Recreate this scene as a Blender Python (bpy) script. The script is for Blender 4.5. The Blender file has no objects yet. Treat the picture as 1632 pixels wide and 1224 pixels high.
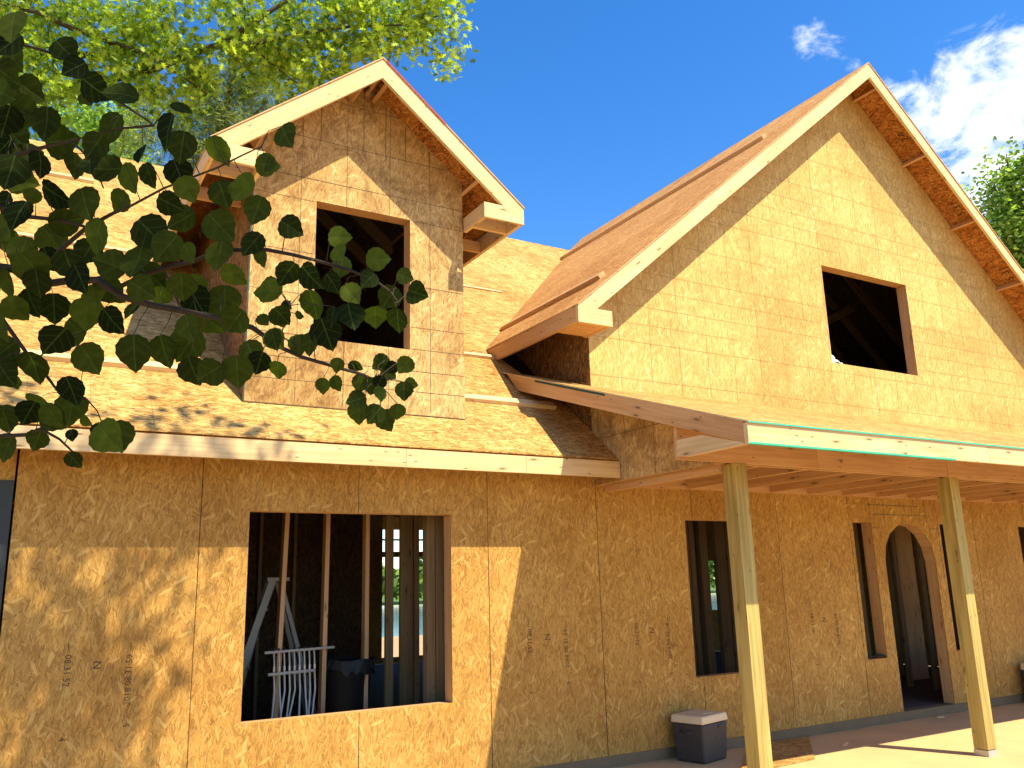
import bpy, math, random
import numpy as np
from mathutils import Vector, Matrix
from mathutils.geometry import tessellate_polygon
S = bpy.context.scene; COL = S.collection
PI = math.pi
# ------------------------------------------------------------------ camera, sky, sun, exposure
CF, CYAW, CPITCH, CROLL = 1369.4, 30.706, 13.239, -1.554
CP = np.array([-5.003, -6.883, 1.544])
_y, _p, _r = (math.radians(a) for a in (CYAW, CPITCH, CROLL))
FW = np.array([math.sin(_y)*math.cos(_p), math.cos(_y)*math.cos(_p), math.sin(_p)])
_rt = np.array([math.cos(_y), -math.sin(_y), 0.0]); _up = np.cross(_rt, FW)
RT = _rt*math.cos(_r)+_up*math.sin(_r); UP = -_rt*math.sin(_r)+_up*math.cos(_r)
cam = bpy.data.cameras.new('camera'); co = bpy.data.objects.new('camera', cam); COL.objects.link(co)
cam.sensor_width = 36; cam.lens = CF/1632*36; cam.clip_end = 2000; cam.clip_start = .05
m3 = Matrix(((RT[0], UP[0], -FW[0]), (RT[1], UP[1], -FW[1]), (RT[2], UP[2], -FW[2])))
co.matrix_world = Matrix.Translation(Vector(CP)) @ m3.to_4x4()
S.camera = co
SUN_B = np.array([.2226, -.5594, .7984])                      # direction towards the sun
sl = bpy.data.lights.new('sun', 'SUN'); so = bpy.data.objects.new('sun', sl); COL.objects.link(so)
sl.energy = 5.0; sl.angle = math.radians(.53); sl.color = (1.0, .89, .64)
so.rotation_euler = Vector(SUN_B).to_track_quat('Z', 'Y').to_euler(); so.location = (4, -12, 15)
S.view_settings.view_transform = 'Standard'; S.view_settings.look = 'None'
S.view_settings.exposure = .80; S.view_settings.gamma = 1
W = bpy.data.worlds.new('World'); S.world = W; W.use_nodes = True

class NT:                                                    # small node helper
    def __init__(s, tree): s.t = tree; s.n = tree.nodes; s.l = tree.links
    def new(s, kind, **kw):
        n = s.n.new(kind)
        for k, v in kw.items():
            if k.startswith('i_'):
                key = k[2:]; key = int(key) if key.isdigit() else key
                s.set(n, key, v)
            else: setattr(n, k, v)
        return n
    def set(s, n, key, v):
        if isinstance(v, bpy.types.NodeSocket): s.l.new(v, n.inputs[key])
        else: n.inputs[key].default_value = v
    def math(s, op, a, b=0., c=0., clamp=False):
        n = s.n.new('ShaderNodeMath'); n.operation = op; n.use_clamp = clamp
        s.set(n, 0, a); s.set(n, 1, b); s.set(n, 2, c); return n.outputs[0]
    def mix(s, f, a, b, blend='MIX'):
        n = s.n.new('ShaderNodeMix'); n.data_type = 'RGBA'; n.blend_type = blend
        s.set(n, 0, f); s.set(n, 6, a if isinstance(a, bpy.types.NodeSocket) else (*a, 1)); s.set(n, 7, b if isinstance(b, bpy.types.NodeSocket) else (*b, 1))
        return n.outputs[2]
    def rng(s, v, a, b, c=0., d=1.):
        n = s.n.new('ShaderNodeMapRange'); n.interpolation_type = 'SMOOTHSTEP'
        for i, x in enumerate((v, a, b, c, d)): s.set(n, i, x)
        return n.outputs[0]
    def ramp(s, f, stops):
        n = s.n.new('ShaderNodeValToRGB'); e = n.color_ramp.elements
        while len(e) < len(stops): e.new(.5)
        for el, (p, c) in zip(e, stops): el.position = p; el.color = (*c, 1)
        s.set(n, 0, f); return n.outputs[0]
    def noise(s, vec, scale, detail=3., rough=.5, dim='3D', dist=0.):
        n = s.n.new('ShaderNodeTexNoise'); n.noise_dimensions = dim
        s.set(n, 'Vector', vec); s.set(n, 'Scale', scale); s.set(n, 'Detail', detail); s.set(n, 'Roughness', rough); s.set(n, 'Distortion', dist)
        return n.outputs[0]
    def mapping(s, vec, scale=(1, 1, 1), rot=0., loc=(0, 0, 0)):
        if rot:                                              # turn first, stretch after
            q = s.n.new('ShaderNodeMapping'); s.set(q, 0, vec); q.inputs[2].default_value = (0, 0, rot); vec = q.outputs[0]; rot = 0.
        n = s.n.new('ShaderNodeMapping'); s.set(n, 0, vec); n.inputs[1].default_value = loc
        n.inputs[2].default_value = (0, 0, rot); n.inputs[3].default_value = scale; return n.outputs[0]

w = NT(W.node_tree); w.n.clear()
sky = w.new('ShaderNodeTexSky'); sky.sky_type = 'NISHITA'; sky.sun_disc = False
sky.sun_elevation = math.radians(52.96); sky.sun_rotation = math.atan2(SUN_B[0], SUN_B[1])
sky.air_density = 1.0; sky.dust_density = .3; sky.ozone_density = 2.2
hs = w.new('ShaderNodeHueSaturation'); hs.inputs['Hue'].default_value = .507; hs.inputs['Saturation'].default_value = 1.37; hs.inputs['Value'].default_value = 1.80; w.set(hs, 'Color', sky.outputs[0])
tc = w.new('ShaderNodeTexCoord').outputs['Generated']
CLOUDS = [((.686, .511, .519), .050, .50), ((.703, .49, .505), .03, .34), ((.746, .469, .472), .060, .95), ((.755, .455, .455), .05, .95), ((.772, .425, .475), .055, .92), ((.793, .391, .467), .070, 1.05),
          ((.782, .400, .482), .05, .95), ((.776, .433, .448), .06, 1.0), ((.808, .399, .435), .075, 1.1), ((.795, .425, .430), .06, 1.0), ((.800, .440, .402), .068, 1.1), ((.82, .42, .39), .07, 1.0),
          ((.80, .47, .37), .08, .75), ((.86, .36, .42), .10, 1.1), ((.87, .42, .33), .10, .9), ((.88, .22, .40), .12, 1.0), ((.79, .45, .385), .06, .9), ((.815, .44, .37), .07, .9), ((.666, .506, .548), .035, .28), ((.728, .455, .515), .03, .3),
          ((.2, .95, .2), .12, .9), ((-.1, .97, .18), .14, .9), ((-.75, .6, .22), .2, .9)]
acc = None
for d, r, a in CLOUDS:
    v = w.new('ShaderNodeVectorMath', operation='DISTANCE'); w.set(v, 0, tc); v.inputs[1].default_value = Vector(d).normalized()
    k = w.rng(v.outputs['Value'], 0., r, a, 0.)
    acc = k if acc is None else w.math('MAXIMUM', acc, k)
mp = w.mapping(tc, (1, 1, 1.7))
nz = w.noise(mp, 13.5, 9., .60, dist=.45)
nz2 = w.noise(mp, 45., 6., .6)
dens = w.math('ADD', w.math('MULTIPLY', acc, 1.0), w.math('MULTIPLY', w.math('SUBTRACT', nz, .545), 3.3))
dens = w.math('ADD', dens, w.math('MULTIPLY', w.math('SUBTRACT', nz2, .5), .5))
cm = w.math('MULTIPLY', w.rng(dens, .18, .95), w.rng(acc, .0, .25))
ccol = w.mix(w.noise(mp, 16., 4., .5), (5.6, 6.6, 9.0), (9.5, 9.7, 10.0))
skyc = w.mix(cm, hs.outputs[0], ccol)
bg = w.new('ShaderNodeBackground'); w.set(bg, 0, skyc); bg.inputs[1].default_value = .088
wo = w.new('ShaderNodeOutputWorld'); w.l.new(bg.outputs[0], wo.inputs[0])

def at(px, py, axis=None, val=None, dist=None):              # where a line of sight meets a plane, or a point along it
    d = FW*CF + RT*(px-816) - UP*(py-612)
    if axis is None: return CP + d/CF*dist
    return CP + d*((val-CP[axis])/d[axis])
# ------------------------------------------------------------------ materials
MATS = {}
def newmat(name):
    m = bpy.data.materials.new(name); m.use_nodes = True; n = NT(m.node_tree)
    b = n.n['Principled BSDF']; MATS[name] = m; return m, n, b
def simple(name, col, rough=.6, metal=0., var=.12, vscale=6., spec=.3, bump=0.):
    m, n, b = newmat(name); tcn = n.new('ShaderNodeTexCoord').outputs['Object']
    f = n.noise(tcn, vscale, 4., .6)
    c = n.mix(f, tuple(max(0, x*(1-var)) for x in col), tuple(min(1, x*(1+var)) for x in col))
    n.set(b, 'Base Color', c); b.inputs['Roughness'].default_value = rough; b.inputs['Metallic'].default_value = metal
    b.inputs['Specular IOR Level'].default_value = spec
    if bump:
        bp = n.new('ShaderNodeBump'); bp.inputs['Strength'].default_value = bump; bp.inputs['Distance'].default_value = .01; n.set(bp, 'Height', n.noise(tcn, vscale*6, 5., .7)); n.set(b, 'Normal', bp.outputs[0])
    return m
def osb(name, dark, mid, light, vertical=True, stain=0., flecks=.6, contrast=1., spread=1.):
    m, n, b = newmat(name)
    uv = n.new('ShaderNodeUVMap').outputs[0]
    warp = n.new('ShaderNodeTexNoise', noise_dimensions='2D'); n.set(warp, 'Vector', uv); warp.inputs['Scale'].default_value = 5.; warp.inputs['Detail'].default_value = 2.
    wv = n.new('ShaderNodeVectorMath', operation='MULTIPLY_ADD'); n.set(wv, 0, warp.outputs['Color']); wv.inputs[1].default_value = (.05, .05, 0); n.set(wv, 2, uv)
    uvw = wv.outputs[0]
    base = PI/2 if vertical else 0.
    tone = n.noise(n.mapping(uvw, (7, 30, 1), base), 1., 4., .6, '2D')
    edge_dark = None
    specs = [(0.35, 13, 70, .42), (-.45, 12, 62, .5), (.08, 14, 80, .45), (-.12, 9, 50, .62), (.85, 11, 60, .74), (-1.1, 12, 66, .80), (.22, 16, 95, .5), (.5, 9, 42, .86), (-.3, 8, 40, .88)]
    for i, (ang, sx, sy, thr) in enumerate(specs):
        mpv = n.mapping(uvw, (sx, sy, 1), base + ang*spread, (i*3.7, i*1.9, 0))
        vo = n.new('ShaderNodeTexVoronoi', voronoi_dimensions='2D', feature='F1'); n.set(vo, 'Vector', mpv); vo.inputs['Scale'].default_value = 1.
        sp = n.new('ShaderNodeSeparateColor'); n.set(sp, 0, vo.outputs['Color'])
        on = n.math('GREATER_THAN', sp.outputs[1], thr)
        on = n.math('MULTIPLY', on, n.math('LESS_THAN', vo.outputs['Distance'], .48))
        t = n.math('ADD', sp.outputs[0], n.math('MULTIPLY', vo.outputs['Distance'], -.25))
        mx = n.new('ShaderNodeMix', data_type='FLOAT'); n.set(mx, 0, on); n.set(mx, 2, tone); n.set(mx, 3, t); tone = mx.outputs[0]
    grain = n.noise(n.mapping(uvw, (18, 260, 1), base + .1), 1., 3., .6, '2D')
    tone = n.math('ADD', tone, n.math('MULTIPLY', n.math('SUBTRACT', grain, .5), .35))
    tone = n.math('ADD', n.math('MULTIPLY', n.math('SUBTRACT', tone, .5), contrast), .5)
    c = n.ramp(tone, [(0., dark), (.28, tuple(.5*(a+z) for a, z in zip(dark, mid))), (.55, mid), (.95, light)])
    for pa, po in ((-.6, 2), (.3, 5), (1.1, 11)):
        vp = n.new('ShaderNodeTexVoronoi', voronoi_dimensions='2D', feature='F1'); n.set(vp, 'Vector', n.mapping(uvw, (8, 34, 1), base + pa*spread, (po, 9, 0))); vp.inputs['Scale'].default_value = 1.
        s3 = n.new('ShaderNodeSeparateColor'); n.set(s3, 0, vp.outputs['Color'])
        pm = n.math('MULTIPLY', n.math('GREATER_THAN', s3.outputs[0], .975), n.math('LESS_THAN', vp.outputs['Distance'], .42))
        c = n.mix(n.math('MULTIPLY', pm, .6), c, light)
    # dark flecks and slivers
    fl = n.noise(n.mapping(uvw, (16, 120, 1), base + .25), 1., 4., .65, '2D')
    flm = n.rng(fl, .635, .70)
    c = n.mix(n.math('MULTIPLY', flm, flecks), c, tuple(x*.28 for x in dark))
    fl2 = n.noise(n.mapping(uvw, (9, 110, 1), base - .35, (5, 5, 0)), 1., 3., .6, '2D')
    c = n.mix(n.math('MULTIPLY', n.rng(fl2, .645, .70), flecks*.8), c, tuple(x*.22 for x in dark))
    sp_ = n.new('ShaderNodeSeparateXYZ'); n.set(sp_, 0, uv)
    cell = n.new('ShaderNodeCombineXYZ')
    n.set(cell, 0, n.math('FLOOR', n.math('DIVIDE', sp_.outputs[0], 1.2345 if vertical else 2.44))); n.set(cell, 1, n.math('FLOOR', n.math('DIVIDE', sp_.outputs[1], 2.6 if name == 'osb_wall' else 1.22)))
    wn = n.new('ShaderNodeTexWhiteNoise', noise_dimensions='2D'); n.set(wn, 'Vector', cell.outputs[0])
    c = n.mix(n.math('MULTIPLY', wn.outputs[0], .9), c, n.mix(1., c, (.86, .82, .76), 'MULTIPLY'))
    big = n.noise(uv, .9, 4., .55, '2D')
    c = n.mix(n.rng(big, .35, .7), c, n.mix(1., c, (.86, .80, .72), 'MULTIPLY'))
    if stain:
        st = n.noise(uv, 2.6, 8., .68, '2D', .6)
        c = n.mix(n.math('MULTIPLY', n.rng(st, .44, .66), stain), c, n.mix(1., c, (.42, .33, .26), 'MULTIPLY'))
    n.set(b, 'Base Color', c); b.inputs['Roughness'].default_value = .78; b.inputs['Specular IOR Level'].default_value = .18
    bp = n.new('ShaderNodeBump'); bp.inputs['Strength'].default_value = .35; bp.inputs['Distance'].default_value = .004; n.set(bp, 'Height', tone); n.set(b, 'Normal', bp.outputs[0])
    return m
def lumber(name, lo, hi, knots=.8):
    m, n, b = newmat(name); uv = n.new('ShaderNodeUVMap').outputs[0]
    g = n.noise(n.mapping(uv, (1.6, 38, 1)), 1., 5., .6, '2D', .4)
    g2 = n.noise(n.mapping(uv, (.8, 5, 1)), 1., 2., .5, '2D')
    c = n.mix(n.rng(n.math('ADD', n.math('MULTIPLY', g, .6), n.math('MULTIPLY', g2, .4)), .3, .7), lo, hi)
    vo = n.new('ShaderNodeTexVoronoi', voronoi_dimensions='2D'); n.set(vo, 'Vector', n.mapping(uv, (2.6, 11, 1))); vo.inputs['Scale'].default_value = 1.
    sp = n.new('ShaderNodeSeparateColor'); n.set(sp, 0, vo.outputs['Color'])
    k = n.math('MULTIPLY', n.rng(vo.outputs['Distance'], .13, .04), n.math('GREATER_THAN', sp.outputs[0], .80))
    halo = n.math('MULTIPLY', n.rng(vo.outputs['Distance'], .32, .08), n.math('GREATER_THAN', sp.outputs[0], .80))
    c = n.mix(n.math('MULTIPLY', halo, .35*knots), c, tuple(x*.55 for x in lo))
    c = n.mix(n.math('MULTIPLY', k, knots), c, tuple(x*.22 for x in lo))
    nl = n.new('ShaderNodeTexVoronoi', voronoi_dimensions='2D'); n.set(nl, 'Vector', n.mapping(uv, (5, 24, 1), 0, (3, 7, 0))); nl.inputs['Scale'].default_value = 1.
    s2 = n.new('ShaderNodeSeparateColor'); n.set(s2, 0, nl.outputs['Color'])
    c = n.mix(n.math('MULTIPLY', n.rng(nl.outputs['Distance'], .10, .06), n.math('GREATER_THAN', s2.outputs[1], .86)), c, (.08, .05, .03))
    n.set(b, 'Base Color', c); b.inputs['Roughness'].default_value = .65; b.inputs['Specular IOR Level'].default_value = .25
    bp = n.new('ShaderNodeBump'); bp.inputs['Strength'].default_value = .25; bp.inputs['Distance'].default_value = .003; n.set(bp, 'Height', g); n.set(b, 'Normal', bp.outputs[0])
    return m
OSB_WALL = osb('osb_wall', (.22, .10, .02), (.55, .315, .082), (.74, .50, .17), contrast=.45, flecks=.62)
OSB_GABLE = osb('osb_gable', (.44, .265, .075), (.68, .455, .155), (.82, .64, .28), contrast=.6, flecks=.15, spread=.8)
OSB_DORMER = osb('osb_dormer', (.32, .19, .07), (.62, .405, .16), (.78, .58, .28), stain=.6, flecks=.4, contrast=.62)
OSB_ROOF = osb('osb_roof', (.33, .155, .035), (.60, .365, .115), (.75, .51, .20), vertical=False, flecks=.4, stain=.3, spread=.7)
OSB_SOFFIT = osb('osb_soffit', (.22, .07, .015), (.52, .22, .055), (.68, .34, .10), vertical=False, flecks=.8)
OSB_SLOPE_LOWLIGHT = osb('osb_slope_lowlight', (.36, .15, .03), (.66, .33, .10), (.80, .48, .18), vertical=False, flecks=.35, spread=.7, contrast=.8)  # roof board again, its weaker light on the gable slopes painted as orange
OSB_CHEEK_SHADED = osb('osb_cheek_shaded', (.10, .045, .015), (.27, .14, .05), (.42, .25, .10))  # darker copy of the strand board: shade of the side walls in its colour
WOOD = lumber('spruce_lumber', (.60, .40, .19), (.76, .56, .29))
WOOD_PINK = lumber('fir_lumber', (.52, .28, .12), (.66, .40, .19))
INNER = osb('shaded_inner_board', (.05, .028, .014), (.10, .06, .032), (.15, .095, .05), flecks=.4)  # strand board darkened for indoors, room shade put into the colour
INNERW_SHADED = lumber('shaded_stud_wood', (.20, .13, .06), (.30, .20, .10))  # same lumber darkened, indoor shade put into the colour
POSTW = lumber('treated_post_wood', (.31, .22, .06), (.52, .40, .13), .7)
INK = simple('dark_ink', (.075, .045, .02), .9)
LINE = simple('printed_line', (.30, .18, .07), .9, var=.3, vscale=3)
DKLINE = simple('dark_chalk_line', (.13, .09, .045), .9, var=.3, vscale=3)
SEAM = simple('panel_gap', (.035, .02, .01), .95)
GREEN = simple('green_paint', (.06, .42, .27), .7, var=.25)
DKGREEN = simple('dark_green_edge', (.01, .07, .06), .7)
RED = simple('red_paint', (.45, .04, .03), .7)
STEEL = simple('galvanised_steel', (.55, .53, .50), .45, .6)
CONC = simple('concrete', (.62, .43, .20), .9, var=.26, vscale=1.3, bump=.4)
CURB = simple('grey_concrete', (.20, .14, .075), .95, var=.3, vscale=3, bump=.5)
BLACKP = simple('charcoal_plastic', (.055, .046, .042), .5, var=.2, vscale=9)
CREAM = simple('cream_plastic', (.70, .56, .36), .5, var=.08)
BLUEP = simple('blue_plastic', (.015, .075, .16), .45)
BINP = simple('black_bin_plastic', (.018, .018, .019), .5)
ALU = simple('dull_aluminium', (.30, .29, .25), .55, .3)
PEXW = simple('white_tube', (.68, .64, .56), .5)
BRASS = simple('bright_metal', (.80, .72, .62), .4, .3)
DARKFR = simple('dark_frame', (.035, .042, .045), .5)
WHITE = simple('white_plastic', (.75, .74, .74), .5)
BARK = simple('brown_bark', (.085, .062, .042), .95, var=.4, vscale=20, bump=.6)
TWIG = simple('dark_twig_bark', (.045, .032, .02), .9, var=.4, vscale=60)
PALEBARK = simple('pale_bark', (.33, .30, .24), .9, var=.4, vscale=12, bump=.4)
GROUND = simple('sandy_ground', (.46, .31, .15), .95, var=.25, vscale=.8, bump=.5)
GRASS = simple('shore_grass', (.10, .20, .03), .9, var=.4, vscale=2)
WATER = simple('lake_water', (.03, .10, .16), .12, var=.2, vscale=.2, spec=.5)
def leafmat(name, col, tr=.35, var=.3, scale=3., veins=False, rough=.5):
    m, n, b = newmat(name)
    at_ = n.new('ShaderNodeAttribute'); at_.attribute_name = 'tone'
    f = at_.outputs['Fac']
    c = n.mix(f, tuple(x*(1-var) for x in col), tuple(min(1, x*(1+var*1.6)) for x in (col[0]*1.35, col[1], col[2]*.8)))
    if veins:
        uv = n.new('ShaderNodeUVMap').outputs[0]; s = n.new('ShaderNodeSeparateXYZ'); n.set(s, 0, uv)
        ax = n.math('ABSOLUTE', s.outputs[0])
        mid = n.rng(ax, .03, .008)
        q = n.math('SUBTRACT', s.outputs[1], n.math('MULTIPLY', ax, .75))
        fr = n.math('ABSOLUTE', n.math('SUBTRACT', n.math('FRACT', n.math('MULTIPLY', q, 3.6)), .5))
        vv = n.math('MULTIPLY', n.rng(fr, .07, .02), .5)
        vm = n.math('MAXIMUM', mid, vv)
        c = n.mix(n.math('MULTIPLY', vm, .5), c, tuple(min(1, x*2.4+.02) for x in col))
        c = n.mix(n.rng(n.noise(uv, 2.2, 4., .6, '2D'), .3, .75), c, n.mix(1., c, (.6, .66, .6), 'MULTIPLY'))
    n.set(b, 'Base Color', c); b.inputs['Roughness'].default_value = rough; b.inputs['Specular IOR Level'].default_value = .12
    t = n.new('ShaderNodeBsdfTranslucent'); n.set(t, 0, n.mix(1., c, (1.5, 1.7, .6), 'MULTIPLY'))
    mx = n.new('ShaderNodeMixShader'); mx.inputs[0].default_value = tr; n.l.new(b.outputs[0], mx.inputs[1]); n.l.new(t.outputs[0], mx.inputs[2])
    n.l.new(mx.outputs[0], n.n['Material Output'].inputs[0]); return m
ASPEN = leafmat('aspen_leaf', (.027, .050, .007), .40, .7, veins=True, rough=.8)
OAKL = leafmat('oak_leaf', (.20, .33, .05), .40, .62)
PINEL = leafmat('pine_needle', (.16, .24, .08), .3, .6)
TREEL = leafmat('tree_leaf', (.18, .33, .09), .42, .5)
FARL = leafmat('far_leaf', (.07, .15, .03), .2, .4)
# glass for the patio window
GLASS, gn, gb = newmat('window_glass'); gb.inputs['Base Color'].default_value = (.02, .03, .03, 1); gb.inputs['Roughness'].default_value = .06; gb.inputs['Specular IOR Level'].default_value = .7
gn.set(gb, 'Roughness', gn.rng(gn.noise(gn.new('ShaderNodeTexCoord').outputs['Object'], 3., 3.), .4, .7, .05, .25))
# ------------------------------------------------------------------ mesh building
rnd = random.Random(7)
def planar_uv(n):
    n = n.normalized()
    if abs(n.z) > .97: return Vector((1, 0, 0)), Vector((0, 1, 0))
    u = Vector((0, 0, 1)).cross(n).normalized(); return u, n.cross(u).normalized()
class MB:
    def __init__(s): s.v = []; s.f = []; s.uv = []; s.mi = []
    def face(s, pts, mi=0, uvs=None):
        pts = [Vector(p) for p in pts]; b = len(s.v); s.v += pts; s.f.append(tuple(range(b, b+len(pts)))); s.mi.append(mi)
        if uvs is None:
            n = Vector((0, 0, 0))
            for i in range(len(pts)):
                a, c = pts[i], pts[(i+1) % len(pts)]; n += a.cross(c)
            if n.length < 1e-12: n = Vector((0, 0, 1))
            u, w_ = planar_uv(n); uvs = [(p.dot(u), p.dot(w_)) for p in pts]
        s.uv.append(uvs)
    def hexa(s, p, mi=0, axis=None):
        # p: 8 corners, bottom ring 0-3 then top ring 4-7; axis = long direction for the grain
        p = [Vector(q) for q in p]; c = sum(p, Vector())/8
        off = rnd.uniform(0, 40)
        for q in ((0, 3, 2, 1), (4, 5, 6, 7), (0, 1, 5, 4), (1, 2, 6, 5), (2, 3, 7, 6), (3, 0, 4, 7)):
            pts = [p[i] for i in q]; n = (pts[1]-pts[0]).cross(pts[2]-pts[0])
            if n.length < 1e-12: n = (pts[2]-pts[0]).cross(pts[3]-pts[0])
            if n.dot(sum(pts, Vector())/4-c) < 0: pts.reverse(); n = -n
            uvs = None
            if axis is not None:
                a = Vector(axis).normalized(); n.normalize(); w_ = n.cross(a)
                if w_.length < .3: w_ = n.orthogonal(); 
                w_.normalize(); uvs = [(q_.dot(a)+off, q_.dot(w_)+off*.3) for q_ in pts]
            s.face(pts, mi, uvs)
    def box(s, a, b, mi=0, axis=None):
        x0, y0, z0 = a; x1, y1, z1 = b
        if axis is None:
            d = (x1-x0, y1-y0, z1-z0); k = max(range(3), key=lambda i: abs(d[i])); axis = [0, 0, 0]; axis[k] = 1
        elif axis == 'planar': axis = None
        s.hexa([(x0, y0, z0), (x1, y0, z0), (x1, y1, z0), (x0, y1, z0), (x0, y0, z1), (x1, y0, z1), (x1, y1, z1), (x0, y1, z1)], mi, axis)
        return s
    def bar(s, a, b, wd, h, side=(1, 0, 0), mi=0):
        # straight member from a to b; side gives the direction of its width
        a = Vector(a); b = Vector(b); d = (b-a).normalized(); sd = Vector(side); sd = (sd-d*sd.dot(d)).normalized(); up = sd.cross(d).normalized()
        r = []
        for e in (a, b):
            for i, j in ((-1, -1), (1, -1), (1, 1), (-1, 1)): r.append(e+sd*wd/2*i+up*h/2*j)
        s.hexa(r, mi, d); return s
    def prism(s, outer, ext, mi=0, holes=(), side_mi=None, grain=None, offs=0.):
        # planar polygon (3-D points) with holes, extruded by ext
        ext = Vector(ext); loops = [[Vector(p) for p in outer]] + [[Vector(p) for p in h] for h in holes]
        flat = [p for l in loops for p in l]; tris = tessellate_polygon(loops)
        if side_mi is None: side_mi = mi
        off = rnd.uniform(0, 30) if grain is not None else 0.
        def uvf(pts):
            if grain is None: return None
            n = (pts[1]-pts[0]).cross(pts[2]-pts[0])
            if n.length < 1e-12: return None
            n.normalize(); a = Vector(grain).normalized(); w_ = n.cross(a)
            if w_.length < .3: w_ = n.orthogonal()
            w_.normalize(); return [(q.dot(a)+off, q.dot(w_)+off*.3) for q in pts]
        for t in tris:
            p = [flat[i] for i in t]; n = (p[1]-p[0]).cross(p[2]-p[0])
            if n.dot(ext) > 0: p.reverse()
            s.face(p, mi, uvf(p)); q = [x+ext for x in reversed(p)]; s.face(q, mi, uvf(q))
        for li, l in enumerate(loops):
            for i in range(len(l)):
                a, b = l[i], l[(i+1) % len(l)]; p = [a, b, b+ext, a+ext]; s.face(p, side_mi, uvf(p))
        return s
    def strip(s, p, q, nrm, wd, mi=1, wob=.0012, seg=.3):
        # a thin printed line lying 1.5 mm in front of a surface
        p = Vector(p); q = Vector(q); nrm = Vector(nrm).normalized(); d = q-p; L = d.length; d.normalize(); sd = nrm.cross(d)
        k = max(1, int(L/seg)); pr = None
        for i in range(k+1):
            c = p+d*L*i/k+sd*rnd.uniform(-wob, wob)+nrm*.0015; h = wd/2*rnd.uniform(.75, 1.2)
            cur = (c-sd*h, c+sd*h)
            if pr: s.face([pr[0], cur[0], cur[1], pr[1]], mi)
            pr = cur
        return s
    def tube(s, pts, rad, k=8, mi=0, cap=True):
        pts = [Vector(p) for p in pts]; rings = []; base = len(s.v); L = 0.
        if not hasattr(rad, '__len__'): rad = [rad]*len(pts)
        ref = Vector((.3, .2, .93)); lens = []
        for i, p in enumerate(pts):
            d = (pts[min(i+1, len(pts)-1)]-pts[max(i-1, 0)]).normalized(); a = d.cross(ref)
            if a.length < .1: a = d.cross(Vector((1, 0, 0)))
            a.normalize(); b = d.cross(a)
            if i: L += (p-pts[i-1]).length
            lens.append(L)
            for j in range(k): s.v.append(p+(a*math.cos(2*PI*j/k)+b*math.sin(2*PI*j/k))*rad[i])
        for i in range(len(pts)-1):
            for j in range(k):
                s.f.append((base+i*k+j, base+i*k+(j+1) % k, base+(i+1)*k+(j+1) % k, base+(i+1)*k+j)); s.mi.append(mi)
                s.uv.append([(lens[i], j*.03), (lens[i], j*.03+.03), (lens[i+1], j*.03+.03), (lens[i+1], j*.03)])
        if cap:
            for r0 in (base, base+(len(pts)-1)*k):
                s.f.append(tuple(range(r0, r0+k))); s.mi.append(mi); s.uv.append([(0, 0)]*k)
        return s
    def lathe(s, c, prof, k=28, mi=0, axis='z'):
        base = len(s.v); c = Vector(c)
        for r, h in prof:
            for j in range(k):
                a = 2*PI*j/k; o = Vector((r*math.cos(a), r*math.sin(a), h))
                if axis == 'y': o = Vector((r*math.cos(a), h, r*math.sin(a)))
                s.v.append(c+o)
        for i in range(len(prof)-1):
            for j in range(k):
                s.f.append((base+i*k+j, base+i*k+(j+1) % k, base+(i+1)*k+(j+1) % k, base+(i+1)*k+j)); s.mi.append(mi); s.uv.append([(0, 0)]*4)
        return s
    def build(s, name, mats, parent=None, smooth=False, bevel=0.):
        me = bpy.data.meshes.new(name); me.from_pydata([tuple(v) for v in s.v], [], s.f)
        for m in (mats if isinstance(mats, (list, tuple)) else [mats]): me.materials.append(m)
        me.polygons.foreach_set('material_index', s.mi)
        uvl = me.uv_layers.new(name='UVMap'); flat = [c for u in s.uv for p in u for c in p]; uvl.data.foreach_set('uv', flat)
        if smooth: me.polygons.foreach_set('use_smooth', [True]*len(s.f))
        me.update(); o = bpy.data.objects.new(name, me); COL.objects.link(o)
        if parent: o.parent = parent
        if bevel:
            import bmesh
            bm = bmesh.new(); bm.from_mesh(me); bmesh.ops.remove_doubles(bm, verts=bm.verts, dist=1e-5)
            bmesh.ops.recalc_face_normals(bm, faces=bm.faces); bm.to_mesh(me); bm.free()
            md = o.modifiers.new('bevel', 'BEVEL'); md.width = bevel; md.segments = 2; md.limit_method = 'ANGLE'
        return o
def tag(o, label=None, cat=None, group=None, kind=None):
    for k, v in (('label', label), ('category', cat), ('group', group), ('kind', kind)):
        if v: o[k] = v
    return o
def empty(name, loc=(0, 0, 0), rz=0., **kw):
    o = bpy.data.objects.new(name, None); COL.objects.link(o); o.location = loc; o.rotation_euler.z = rz; o.empty_display_size = .2; return tag(o, **kw)
# ------------------------------------------------------------------ the setting
g = MB(); g.face([(-600, -600, -.16), (600, -600, -.16), (600, 24, -.16), (-600, 24, -.16)]); tag(g.build('ground', GROUND), kind='structure')
g = MB(); g.face([(-600, 24, -.16), (600, 24, -.16), (600, 33, -.9), (-600, 33, -.9)]); g.face([(-600, 120, -.9), (600, 120, -.9), (600, 900, 2), (-600, 900, 2)]); tag(g.build('shore', GRASS), kind='structure')
g = MB(); g.face([(-600, 32.6, -.87), (600, 32.6, -.87), (600, 122, -.87), (-600, 122, -.87)]); tag(g.build('lake', WATER), kind='structure')
g = MB(); g.prism([(-.9, -3.3, -.104), (9.9, -3.3, -.104), (9.9, .14, -.104), (-.9, .14, -.104)], (0, 0, -.15)); tag(g.build('porch_slab', CONC), kind='structure')
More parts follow.
